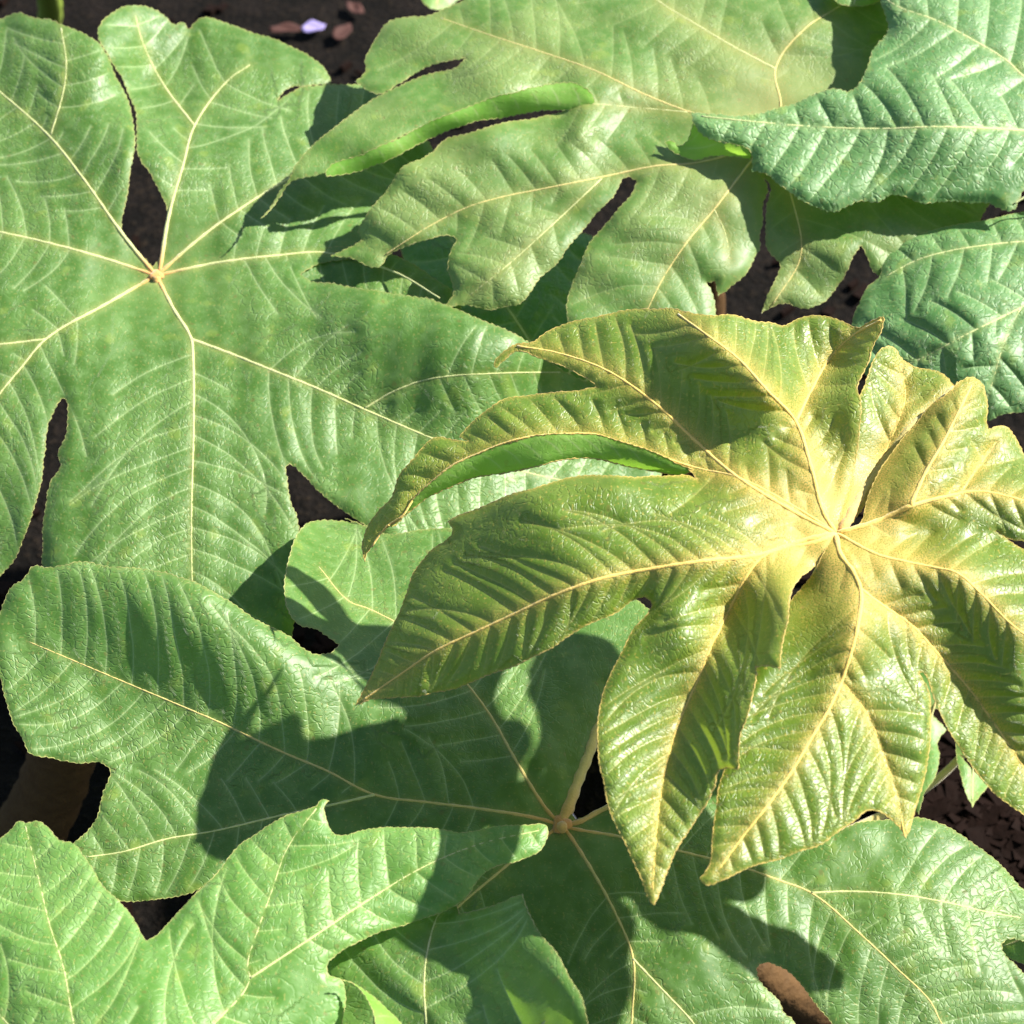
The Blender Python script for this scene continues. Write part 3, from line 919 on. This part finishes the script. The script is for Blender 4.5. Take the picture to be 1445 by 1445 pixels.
# ---- second blue green leaf below it
hubH = (1610, 350)
oH = (R3([(1445, 832), (1400, 840), (1300, 860), (1180, 880), (1070, 905), (1000, 930), (930, 970), (890, 1020), (880, 1080), (830, 1130), (800, 1180), (770, 1250)])
      + [(1206, 500), (1250, 560), (1330, 600), (1400, 592)] + R6([(1340, 520), (1445, 507)]) + [(1560, 600), (1700, 540), (1760, 400), (1720, 260), (1600, 240), (1500, 280)])
cH = [(1610, 350, 0), (1445, 432, 0.3), (1296, 508, -1), (1210, 460, -2.5), (1245, 370, -2), (1310, 326, -1.2), (1429, 302, -0.6), (1340, 410, 0.8), (1420, 560, -2.0), (1445, 582, -2.6), (1300, 590, -3.5), (1390, 500, 0.4), (1740, 400, -2), (1560, 600, -3)]
vH = [[hubH, (1520, 395), (1445, 432)] + R6([(1200, 210), (1030, 300)]) + [(1240, 530)],
      {'p': [(1440, 436), (1418, 480), (1400, 540), (1385, 585)], 'w': (1.6, 0.7)},
      [hubH, (1500, 340), (1400, 345), (1300, 365), (1250, 390)], [hubH, (1560, 460), (1520, 570)]]
Leaf(p_right, hubH, over(hubF, 0.78, (0, -0.22, 1), hubH, 0.0), (0.0, -0.24, 1), [{'o': oH, 'ctrl': cH}], vH, 'bluish', seed=52, vein_w=(2.6, 1.2), quilt=3.0, spacing=42,
     stem=top(p_right, 0, 0.02, 0.54), felt_w=3.5, wob=2.5)

# ---- golden young leaf
hubE = (1180, 752)
edge_up = (R6([(790, 170), (740, 155), (680, 135), (600, 130), (550, 145), (505, 168), (450, 155), (380, 145), (300, 125), (230, 130), (120, 115), (60, 100), (0, 105)])
           + R5([(1190, 105), (1130, 115), (1040, 135), (950, 155), (880, 185), (820, 230), (740, 240), (690, 270), (660, 315), (666, 330), (700, 300), (750, 268), (830, 290), (920, 320), (1000, 365), (1062, 405)]))
edge_E2 = R5([(1000, 420), (880, 430), (780, 440), (700, 450), (640, 490), (590, 530), (550, 570), (522, 603), (560, 618), (500, 612), (430, 605), (400, 620), (340, 690), (290, 750), (255, 830), (200, 900), (160, 960), (140, 1030), (152, 1090), (160, 1060),
              (200, 1005), (240, 955), (300, 915), (340, 855), (400, 795), (500, 715), (600, 670), (700, 630), (800, 606), (920, 596), (1050, 598), (1150, 628), (1250, 658), (1350, 698), (1430, 735)])
edge_E3 = (R6([(165, 770), (120, 752), (60, 755)]) + R5([(1310, 760), (1150, 755), (1000, 755), (900, 775), (800, 810), (700, 840), (600, 880), (530, 910), (480, 935), (496, 970), (480, 1000), (410, 1050), (350, 1130), (320, 1200), (280, 1300), (240, 1390)])
           + B2([(190, 50), (150, 130), (120, 192), (180, 170), (280, 165), (400, 150), (500, 130), (600, 90), (720, 45), (810, 5)]) + R5([(880, 1430), (960, 1380), (1050, 1330), (1140, 1290), (1200, 1245), (1255, 1233), (1275, 1255)]))
edge_E4 = (R5([(1260, 1290), (1200, 1360)]) + B2([(1140, 20), (1100, 110), (1075, 200), (1065, 300), (1070, 400), (1090, 500), (1110, 600), (1150, 690), (1200, 790), (1240, 880), (1265, 950), (1284, 976), (1310, 920)])
           + B3([(45, 850), (80, 760), (140, 670), (190, 590), (230, 510), (245, 457), (290, 442), (325, 447), (325, 390), (330, 310), (355, 250), (375, 170), (395, 80), (392, 45), (430, 40), (490, 52), (490, 10)]) + R6([(500, 1400), (520, 1320), (525, 1230), (550, 1170), (580, 1140), (622, 1108)]))
oE1 = [(1183, 747), (1190, 715), (1205, 660), (1212, 610), (1213, 562)] + R6([(790, 410), (810, 360), (840, 300), (855, 240), (880, 180), (890, 137), (850, 150)]) + edge_up + edge_E2 + edge_E3 + edge_E4 + [(1165, 775), (1180, 756)]
cE1 = [(1180, 752, 0), (1165, 775, 0), (1150, 800, -0.2), (1145, 659, 0.8), (1080, 548, 3.4), (997, 472, 3.0), (960, 443, 1.4), (1050, 620, 0.4), (1000, 560, 0.2), (925, 569, -0.6), (900, 450, -0.3), (1037, 670, 0.5), (820, 470, -1.2), (784, 497, -1.5), (730, 489, -3.0), (700, 517, -5), (841, 546, -1.0),
       (1090, 470, 1.0), (1160, 452, 1.0), (1123, 594, 1.0), (1170, 508, 0.2), (1243, 452, 3.6), (1213, 555, 3.2), (1200, 640, 1.2),
       (700, 566, -2.2), (800, 560, -1.2), (650, 615, -3.0), (900, 620, -1.6), (800, 600, -2.6), (700, 620, -3.4), (600, 680, -4.8), (575, 660, -4.4), (515, 788, -8.5), (980, 662, -0.8),
       (997, 790, 0.9), (856, 814, 0.6), (730, 864, -1.2), (615, 918, -4), (507, 990, -8), (950, 680, 0.0), (870, 675, 1.4), (748, 692, 0.8), (635, 745, -3.4), (570, 850, -5.5), (700, 760, -0.8), (870, 740, 1.0), (880, 860, -0.8), (751, 927, -3.2), (640, 972, -5.5), (915, 848, -0.6),
       (1076, 785, 0.4), (1029, 861, -1.3), (960, 870, 0.2), (972, 990, -3.8), (939, 1083, -5.0), (924, 1231, -6.4), (920, 1272, -7.6), (870, 932, -1.2), (845, 1069, -3.6), (874, 1173, -5.4), (1112, 850, 3.2), (1100, 935, 3.6), (1050, 1015, 2.2), (1040, 1083, 1.0), (985, 1150, -3.2)]
oE2 = [(1180, 752), (1190, 749)] + R6([(800, 942), (828, 850), (880, 730), (940, 650), (1010, 560), (1080, 480), (1150, 430), (1190, 390), (1240, 370), (1275, 390), (1295, 440), (1300, 490), (1295, 550), (1307, 573), (1345, 560), (1370, 560), (1400, 590), (1430, 640), (1445, 670)]) + \
    [(1475, 680), (1510, 700), (1530, 735), (1500, 760), (1465, 768)] + R6([(1445, 1012), (1390, 1000), (1335, 968), (1350, 985), (1400, 1020)]) + [(1465, 785), (1500, 850), (1520, 930), (1490, 950), (1468, 935), (1480, 1010), (1500, 1120), (1495, 1180), (1470, 1168)] + \
    B3([(1445, 622), (1400, 592), (1320, 530), (1250, 450), (1190, 360), (1130, 250), (1085, 150), (1050, 68), (1030, 66), (1070, 150), (1080, 260), (1070, 380), (1050, 480), (1025, 580), (1000, 670), (980, 716), (960, 680), (920, 640), (870, 610), (830, 610), (780, 650), (720, 690), (660, 735), (580, 765), (500, 795), (400, 820), (330, 850), (260, 885), (200, 897), (175, 875), (190, 860), (215, 810), (225, 720), (240, 600), (255, 500), (268, 452)]) + \
    [(1020, 1050), (1040, 1000), (1070, 930), (1092, 885), (1105, 866), (1119, 843), (1137, 823), (1150, 806), (1154, 797), (1165, 775)]
cE2 = [(1180, 752, 0), (1165, 775, 0), (1150, 800, -0.2), (1215, 835, 0.7), (1211, 878, 0.6), (1195, 939, -0.4), (1173, 993, -1.6), (1116, 1091, -3.4), (1051, 1177, -5.4), (990, 1240, -7.4), (1127, 850, -1.4), (1090, 900, -2.0), (1050, 1000, -3.6), (1020, 1100, -4.8), (1005, 1200, -6.4), (1134, 1200, -5.6), (1224, 1008, -1.8), (1249, 1069, -3.8), (1280, 1180, -8.0), (1310, 1040, -3.4), (1303, 950, -2.4), (1260, 930, -1.2), (1140, 960, -1.6),
       (1251, 858, 0.2), (1285, 883, -0.2), (1368, 972, -2.6), (1445, 1083, -5.4), (1560, 1250, -11), (1353, 1055, -4.2), (1429, 1137, -6.6), (1430, 960, -0.4), (1276, 792, 0.9), (1350, 808, 1.8), (1429, 882, 1.2), (1600, 980, -5), (1330, 870, -0.4), (1300, 750, -0.2), (1400, 760, 0), (1404, 748, 0.4),
       (1285, 712, 0.9), (1339, 699, 1.2), (1445, 706, 0.8), (1590, 730, -2), (1213, 735, 0.0), (1242, 665, 0.4), (1290, 602, 0.6), (1320, 630, 1.6), (1353, 580, 1.8), (1380, 537, 1.6), (1395, 600, 1.0), (1400, 650, 0.6), (1440, 640, -0.4)]
oE3 = [(1180, 750), (1188, 700), (1196, 650), (1203, 600), (1210, 575)] + R6([(800, 445), (812, 430), (830, 360), (860, 290), (890, 255), (930, 250), (970, 300), (1020, 330), (1100, 345), (1150, 375), (1175, 397), (1190, 388), (1150, 440), (1080, 500), (1010, 570), (950, 655), (900, 740), (850, 830), (800, 900), (745, 965), (725, 978)])
cE3 = [(1180, 750, -0.4), (1205, 600, 0.4), (1213, 556, 0.8), (1250, 490, 0.8), (1345, 540, 0.2), (1275, 545, -0.6), (1256, 640, -0.8), (1224, 690, -0.8), (1290, 600, 0.4)]
soften = lambda c: [(x, y, k if k > -1.5 else -1.5 + (k + 1.5) * (0.85 if x < 700 else 0.25 if x < 1320 else 0.8)) for x, y, k in c]
sink = lambda c: [(x, y, k - 0.011 * max(0.0, 960 - x)) if x < 960 and y < 1000 else (x, y, k) for x, y, k in c]
cE1, cE2 = sink(soften(cE1)), soften(cE2)
ridgeE2 = R5([(155, 1085), (170, 1050), (200, 1000), (240, 950), (300, 910), (340, 850), (400, 790), (500, 710), (600, 665), (700, 625), (800, 600), (920, 590), (1050, 590), (1150, 620), (1250, 650), (1350, 690), (1440, 732)])
oEf = ridgeE2[3:] + R5([(1400, 748), (1300, 738), (1200, 718), (1080, 692), (950, 692), (850, 712), (700, 742), (600, 757), (500, 792), (400, 842), (320, 905), (260, 955)])
cEf = [(546, 742, -6.4), (604, 684, -4.0), (676, 639, -2.2), (748, 616, -1.2), (838, 612, -0.6), (910, 634, -0.4), (980, 664, -0.6), (928, 665, -2.0), (849, 649, -3.0), (766, 656, -3.6), (676, 673, -4.4), (604, 703, -5.4), (556, 742, -6.9)]
cEf = sink(soften(cEf))
vE = [{'p': [hubE] + R6([(650, 950), (500, 870), (310, 750), (150, 610), (0, 470)]) + R5([(1100, 340), (900, 270), (750, 245)]), 'ridge': 3, 'wid': (60, 60), 'w': (4.2, 1.8)},
      {'p': [hubE] + R6([(660, 900), (610, 720), (550, 540), (430, 410), (330, 300), (200, 200), (90, 120)]), 'ridge': 9, 'wid': (90, 30), 'w': (4.2, 1.8)},
      {'p': R6([(550, 540), (600, 440), (680, 300), (780, 200), (885, 142)]), 'ridge': -5, 'wid': (60, 40), 'w': (3.6, 1.6)},
      {'p': [hubE, (1130, 720), (1037, 672), (990, 662)] + ridgeE2[::-1][1:], 'w': (2.4, 1.4), 'bare': False},
      {'p': [hubE] + R6([(600, 1000), (420, 1060), (200, 1085), (0, 1115)]) + R5([(1100, 1150), (900, 1220), (750, 1290), (600, 1360), (430, 1440)]) + [(560, 955), (512, 988)], 'ridge': 7, 'wid': (60, 70), 'w': (4.4, 1.6)},
      {'p': [hubE, (1150, 765), (1105, 772)] + R6([(420, 1070), (350, 1160), (290, 1280), (220, 1420)]) + B3([(170, 90), (130, 180), (80, 300), (40, 440)]) + [(928, 1155), (921, 1255)], 'ridge': -5, 'wid': (50, 50), 'w': (4.2, 1.6)},
      {'p': [hubE, (1186, 781), (1204, 806), (1215, 835), (1211, 878), (1200, 923)] + B3([(690, 190), (620, 310), (530, 460), (430, 600), (350, 700), (240, 850)]), 'ridge': 6, 'wid': (60, 60), 'w': (4.4, 1.6), 'patch': 1},
      {'p': B3([(740, 110), (830, 230), (900, 400), (950, 560), (975, 700)]), 'ridge': -5, 'wid': (50, 40), 'w': (2, 1), 'patch': 1},
      {'p': [(1212, 828), (1222, 837), (1251, 858), (1285, 881), (1317, 915), (1368, 972), (1407, 1026), (1445, 1083), (1540, 1220)], 'ridge': -4, 'wid': (50, 50), 'w': (3.6, 1.6), 'patch': 1},
      {'p': [hubE, (1240, 783), (1276, 792), (1320, 801), (1350, 808), (1386, 839), (1429, 882), (1580, 980)], 'ridge': 6, 'wid': (70, 50), 'w': (3.6, 1.6), 'patch': 1},
      {'p': [hubE, (1240, 734), (1285, 713), (1339, 699), (1382, 693), (1445, 706), (1580, 735)], 'ridge': 5, 'wid': (60, 60), 'w': (4.2, 1.8), 'patch': 1},
      {'p': [(1285, 713)] + R6([(1060, 740), (1130, 620), (1190, 500), (1240, 400)]), 'ridge': 7, 'wid': (50, 50), 'w': (3.6, 1.6), 'patch': 1},
      {'p': [(1355, 697), (1380, 660), (1404, 625)], 'ridge': -4, 'wid': (40, 40), 'w': (2, 1.2), 'patch': 1},
      {'p': R6([(725, 975), (830, 790), (920, 660), (985, 575), (1080, 490), (1170, 405)]), 'w': (8, 3), 'patch': 2, 'mat': 'vein_orange', 'bare': True},
      {'p': R6([(860, 740), (960, 520), (980, 440), (960, 330)]), 'w': (2, 1), 'patch': 2}]
Leaf(p_gold, hubE, 0.87, (0.08, -0.20, 1), [{'o': oE1, 'ctrl': cE1, 'rim': 0.00045}, {'o': oE2, 'ctrl': cE2, 'rim': 0.00045}, {'o': oE3, 'ctrl': cE3, 'rim': 0.00045}, {'o': oEf, 'ctrl': cEf, 'under': True, 'rim': 0.0006}],
     vE, 'young', vein_mat='vein_gold', margin='margin_gold', seed=61, quilt=2.3, spacing=31, start=25, felt_w=14, hub_felt=108, stem=top(p_gold, 0, 0.02, 0.50), petiole_r=0.006,
     label='glossy young leaf with golden felted veins and drooping lobes', wob=1.2, fork=58, grid=3.6)

# ------------------------------------------------------------------ the ground
def ground_mat():
    m, nt = new_mat('dark_soil')
    g = NG(nt)
    tc = g.n('ShaderNodeTexCoord').outputs['Object']
    a = g.noise(tc, 14, 6); b = g.noise(tc, 90, 4)
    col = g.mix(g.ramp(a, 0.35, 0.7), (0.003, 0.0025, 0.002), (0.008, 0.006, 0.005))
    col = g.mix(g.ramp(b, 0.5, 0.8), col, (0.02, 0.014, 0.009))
    bp = g.n('ShaderNodeBump'); bp.inputs['Distance'].default_value = 0.01
    g.l(b, bp.inputs['Height'])
    p = g.n('ShaderNodeBsdfPrincipled'); g.l(col, p.inputs['Base Color']); p.inputs['Roughness'].default_value = 0.95; p.inputs['Specular IOR Level'].default_value = 0.08
    g.l(bp.outputs[0], p.inputs['Normal'])
    g.l(p.outputs[0], g.n('ShaderNodeOutputMaterial').inputs[0])
    return m


M['soil'] = ground_mat()
gv, gf = [], []
NG_ = 90
for j in range(NG_ + 1):
    for i in range(NG_ + 1):
        u, v = i / NG_ * 2 - 1, j / NG_ * 2 - 1
        x, y = 40 * u * abs(u) ** 1.6, 0.6 + 40 * v * abs(v) ** 1.6
        gv.append((x, y, 0.012 * mnoise.noise((x * 4, y * 4, 0)) + 0.006 * mnoise.noise((x * 15, y * 15, 3))))
for j in range(NG_):
    for i in range(NG_):
        k = j * (NG_ + 1) + i
        gf.append((k, k + 1, k + NG_ + 2, k + NG_ + 1))
gr = link('ground', gv, gf, M['soil'])
gr['kind'] = 'structure'
gr['label'] = 'dark bare soil under the plants'


# ------------------------------------------------------------------ lower leaves glimpsed through the gaps
def low_leaf(plant, hub, z, o, veins, mat='shoot', seed=1, normal=(0, -0.2, 1), stem=None, droop=2.0, label=None):
    o = [tuple(p) for p in o]
    c = [(hub[0], hub[1], 0.3)] + [(x, y, -droop * (0.6 + 0.4 * math.sin(i * 2.3 + seed))) for i, (x, y) in enumerate(o[::2])]
    Leaf(plant, hub, z, normal, [{'o': o, 'ctrl': c}], veins, mat, seed=seed, vein_w=(2.2, 0.8), quilt=1.6, spacing=36, stem=stem, felt_w=4, petiole_r=0.004, label=label)


low_leaf(p_back, (790, 560), 0.50, [(560, 330), (640, 300), (700, 380), (740, 340), (830, 330), (900, 380), (960, 440), (1020, 520), (980, 600), (850, 640), (700, 620), (620, 540), (590, 440)],
         [[(790, 560), (740, 470), (690, 400), (630, 330)], [(790, 560), (830, 450), (840, 350)], [(790, 560), (900, 500), (980, 500)], [(790, 560), (690, 540), (620, 500)]], seed=71, stem=top(p_back, 0, 0.02, 0.40))
low_leaf(p_back, (640, -90), 0.62, [(560, -60), (592, -5), (605, 10), (622, 13), (640, 4), (680, -30), (720, -90), (660, -150), (580, -130)], [[(640, -90), (625, -30), (615, 8)]], mat='bright', seed=72, stem=top(p_back, -0.05, 0.1, 0.40))
low_leaf(p_right, (1250, -80), over(hubF, 0.78, (0, -0.22, 1), (1250, -80), 0.02), [(1165, -30), (1178, 3), (1205, 9), (1236, 4), (1245, -4), (1300, -40), (1320, -110), (1240, -150), (1180, -110)], [[(1250, -80), (1215, -30), (1205, 6)]], mat='bright', seed=73, stem=top(p_right, 0, 0.08, 0.5))
low_leaf(p_gold, (1330, 960), 0.40, [(1290, 990), (1318, 1012), (1336, 1030), (1322, 1048), (1326, 1066), (1318, 1100), (1304, 1118), (1296, 1150), (1270, 1120), (1250, 1040), (1270, 960), (1330, 930), (1370, 960), (1345, 1000)], [[(1330, 960), (1312, 1020), (1300, 1100)]], mat='bright', seed=74, stem=top(p_gold, 0.03, 0.0, 0.34))
low_leaf(p_gold, (1395, 1010), 0.38, [(1352, 1064), (1372, 1086), (1394, 1108), (1372, 1140), (1362, 1120), (1354, 1090), (1350, 1050), (1370, 1000), (1420, 990), (1420, 1040), (1390, 1070)], [[(1395, 1010), (1375, 1070), (1372, 1130)]], mat='bright', seed=75, stem=top(p_gold, 0.03, 0.0, 0.33))
low_leaf(p_gold, (1470, 1300), 0.42, [(1405, 1320), (1430, 1300), (1470, 1270), (1530, 1290), (1520, 1350), (1470, 1365), (1440, 1358), (1415, 1345)], [[(1470, 1300), (1440, 1325), (1415, 1335)]], mat='bright', seed=76, stem=top(p_gold, 0.04, 0.0, 0.34))

# ------------------------------------------------------------------ pots
def pot_mat():
    m, nt = new_mat('black_plastic')
    g = NG(nt)
    tc = g.n('ShaderNodeTexCoord').outputs['Object']
    p = g.n('ShaderNodeBsdfPrincipled')
    n = g.noise(tc, 60, 4)
    g.l(g.mix(g.ramp(n, 0.4, 0.75), (0.010, 0.011, 0.016), (0.028, 0.032, 0.05)), p.inputs['Base Color'])
    g.l(g.ramp(n, 0.3, 0.7, 0.35, 0.6), p.inputs['Roughness'])
    g.l(p.outputs[0], g.n('ShaderNodeOutputMaterial').inputs[0])
    return m


M['pot'] = pot_mat()


def lathe(profile, sides=48):
    v, f = [], []
    for r, z in profile:
        for k in range(sides):
            a = 2 * math.pi * k / sides
            v.append((r * math.cos(a), r * math.sin(a), z))
    for i in range(len(profile) - 1):
        for k in range(sides):
            k2 = (k + 1) % sides
            f.append((i*sides + k, i*sides + k2, (i+1)*sides + k2, (i+1)*sides + k))
    return v, f


def pot(loc, r, h, label):
    t = thing('plant_pot', label, 'plant pot', (loc[0], loc[1], 0.0))
    o3 = np.array([loc[0], loc[1], 0.0])
    v, f = lathe([(0.0005, 0.012), (r * 0.74, 0.010), (r * 0.76, 0.0), (r * 0.97, h - 0.03), (r * 0.955, h - 0.04), (r * 0.75, 0.02)])
    link('wall', np.array(v) + o3, f, M['pot'], t, o3)
    v, f = lathe([(r * 0.96, h - 0.034), (r * 1.03, h - 0.034), (r * 1.045, h - 0.028), (r * 1.045, h - 0.004), (r * 1.03, h), (r * 0.985, h), (r * 0.96, h - 0.006), (r * 0.96, h - 0.034)])
    link('rim', np.array(v) + o3, f, M['pot'], t, o3)
    v, f = lathe([(0.0005, h - 0.055), (r * 0.3, h - 0.05), (r * 0.6, h - 0.056), (r * 0.955, h - 0.058)], 32)
    v = np.array(v); v[:, 2] += RNG.normal(0, 0.002, len(v))
    link('potting_soil', v + o3, f, M['soil'], t, o3)


pg = at(965, 1085, 0.24)
pot((pg[0], pg[1]), 0.135, 0.24, 'black plastic pot glimpsed beside the hub of the leaf below the golden one')
pl_ = p_left['_at']

# ------------------------------------------------------------------ litter and bark chips
M['chip'] = fuzz_mat('bark_chip', (0.002, 0.0014, 0.001), (0.011, 0.005, 0.0035), scale=90, bump=0.002, sheen=0.0, spec=0.05)
cv, cf = [], []
for i in range(4200):
    x, y = random.uniform(-1.3, 1.5), random.uniform(-1.1, 2.6)
    if i < 1500:
        q = at(random.uniform(1240, 1500), random.uniform(960, 1300), 0.0); x, y = q[0], q[1]
    elif math.hypot(x + 0.5, y - 1.6) < 1.0 and random.random() < 0.8:
        continue
    if min(math.hypot(x - pg[0], y - pg[1]), math.hypot(x - pl_[0], y - pl_[1])) < 0.15:
        continue
    s = random.uniform(0.008, 0.026); w = s * random.uniform(0.25, 0.6); t = random.uniform(0.002, 0.006)
    a = random.uniform(0, 6.28); tl = random.uniform(-0.4, 0.4)
    z0 = 0.012 * mnoise.noise((x * 4, y * 4, 0)) + random.uniform(0.002, 0.012)
    b = len(cv)
    for dz in (-t, t):
        for dx, dy in ((-s, -w * 0.6), (s * 0.8, -w), (s, w * 0.5), (-s * 0.7, w)):
            cv.append((x + dx * math.cos(a) - dy * math.sin(a), y + dx * math.sin(a) + dy * math.cos(a), z0 + dz + dx * tl))
    cf += [(b, b+3, b+2, b+1), (b+4, b+5, b+6, b+7)] + [(b + k, b + (k+1) % 4, b + 4 + (k+1) % 4, b + 4 + k) for k in range(4)]
ch = link('bark_mulch', cv, cf, M['chip'], smooth=False)
ch['kind'] = 'stuff'; ch['label'] = 'reddish brown bark chips scattered over the soil'; ch['category'] = 'mulch'


def litter(name, x, y, L, W, rot, mat, label, cat, curl=0.3):
    c = at(x, y, 0.01)
    v, f = [], []
    n, m_ = 10, 6
    for i in range(n + 1):
        u = i / n
        w = W * math.sin(math.pi * min(u * 0.9 + 0.08, 1)) ** 0.8
        for j in range(m_ + 1):
            s = j / m_ * 2 - 1
            px, py = (u - 0.5) * L, s * w * 0.5
            z = 0.006 + curl * (abs(s) ** 2) * w * 0.4 + curl * 0.25 * L * (u - 0.5) ** 2 * 2 + 0.002 * math.sin(u * 9 + s * 3)
            v.append((c[0] + px * math.cos(rot) - py * math.sin(rot), c[1] + px * math.sin(rot) + py * math.cos(rot), 0.008 + z))
    for i in range(n):
        for j in range(m_):
            k = i * (m_ + 1) + j
            f.append((k, k + m_ + 1, k + m_ + 2, k + 1))
    o = link(name, v, f, mat, None, (c[0], c[1], 0.0))
    md = o.modifiers.new('thick', 'SOLIDIFY'); md.thickness = 0.0012
    o['label'] = label; o['category'] = cat
    return o


M['lilac'] = fuzz_mat('lilac_petal', (0.22, 0.18, 0.42), (0.36, 0.31, 0.58), scale=80, trans=0.2, sheen=0)
M['rust'] = fuzz_mat('rusty_dead_leaf', (0.025, 0.008, 0.006), (0.06, 0.018, 0.011), scale=60, sheen=0)
litter('fallen_petal', 443, 42, 0.042, 0.034, 0.4, M['lilac'], 'pale lilac fallen petal on the dark ground', 'petal')
litter('fallen_leaf', 405, 44, 0.06, 0.03, 0.1, M['rust'], 'small rusty dead leaf between the large flat leaf and the lilac petal', 'dead leaf')
litter('fallen_leaf', 484, 48, 0.055, 0.03, 1.2, M['rust'], 'curled rusty dead leaf between the lilac petal and the soft olive leaf', 'dead leaf')
litter('fallen_leaf', 500, 14, 0.05, 0.025, 2.2, M['rust'], 'narrow rusty dead leaf farther out than the lilac petal', 'dead leaf')

# ------------------------------------------------------------------ stalk rising behind the large flat leaf
sk = at(62, 60, 0.0)
st = thing('plant_stalk', 'smooth yellow green stalk rising behind the large flat leaf', 'plant stalk', tuple(float(q) for q in sk))
e_ = at(52, -120, 0.55)
stem_part(st, sk, e_, 0.021, 0.017, 'petiole_green', 'stalk')
tv, tf = tube([e_, e_ + np.array([-0.02, 0.05, 0.12]), e_ + np.array([-0.06, 0.08, 0.22])], [0.015, 0.010, 0.004], 10)
link('shoot_tip', tv, tf, M['petiole_green'], st, e_)

for o in SC.objects:
    if o.name.startswith('rice_paper_plant'):
        o['group'] = 'broad lobed plants growing close together'
    if o.name.startswith('fallen_leaf'):
        o['group'] = 'dead leaves around the lilac petal'
    if '_at' in o:
        del o['_at']
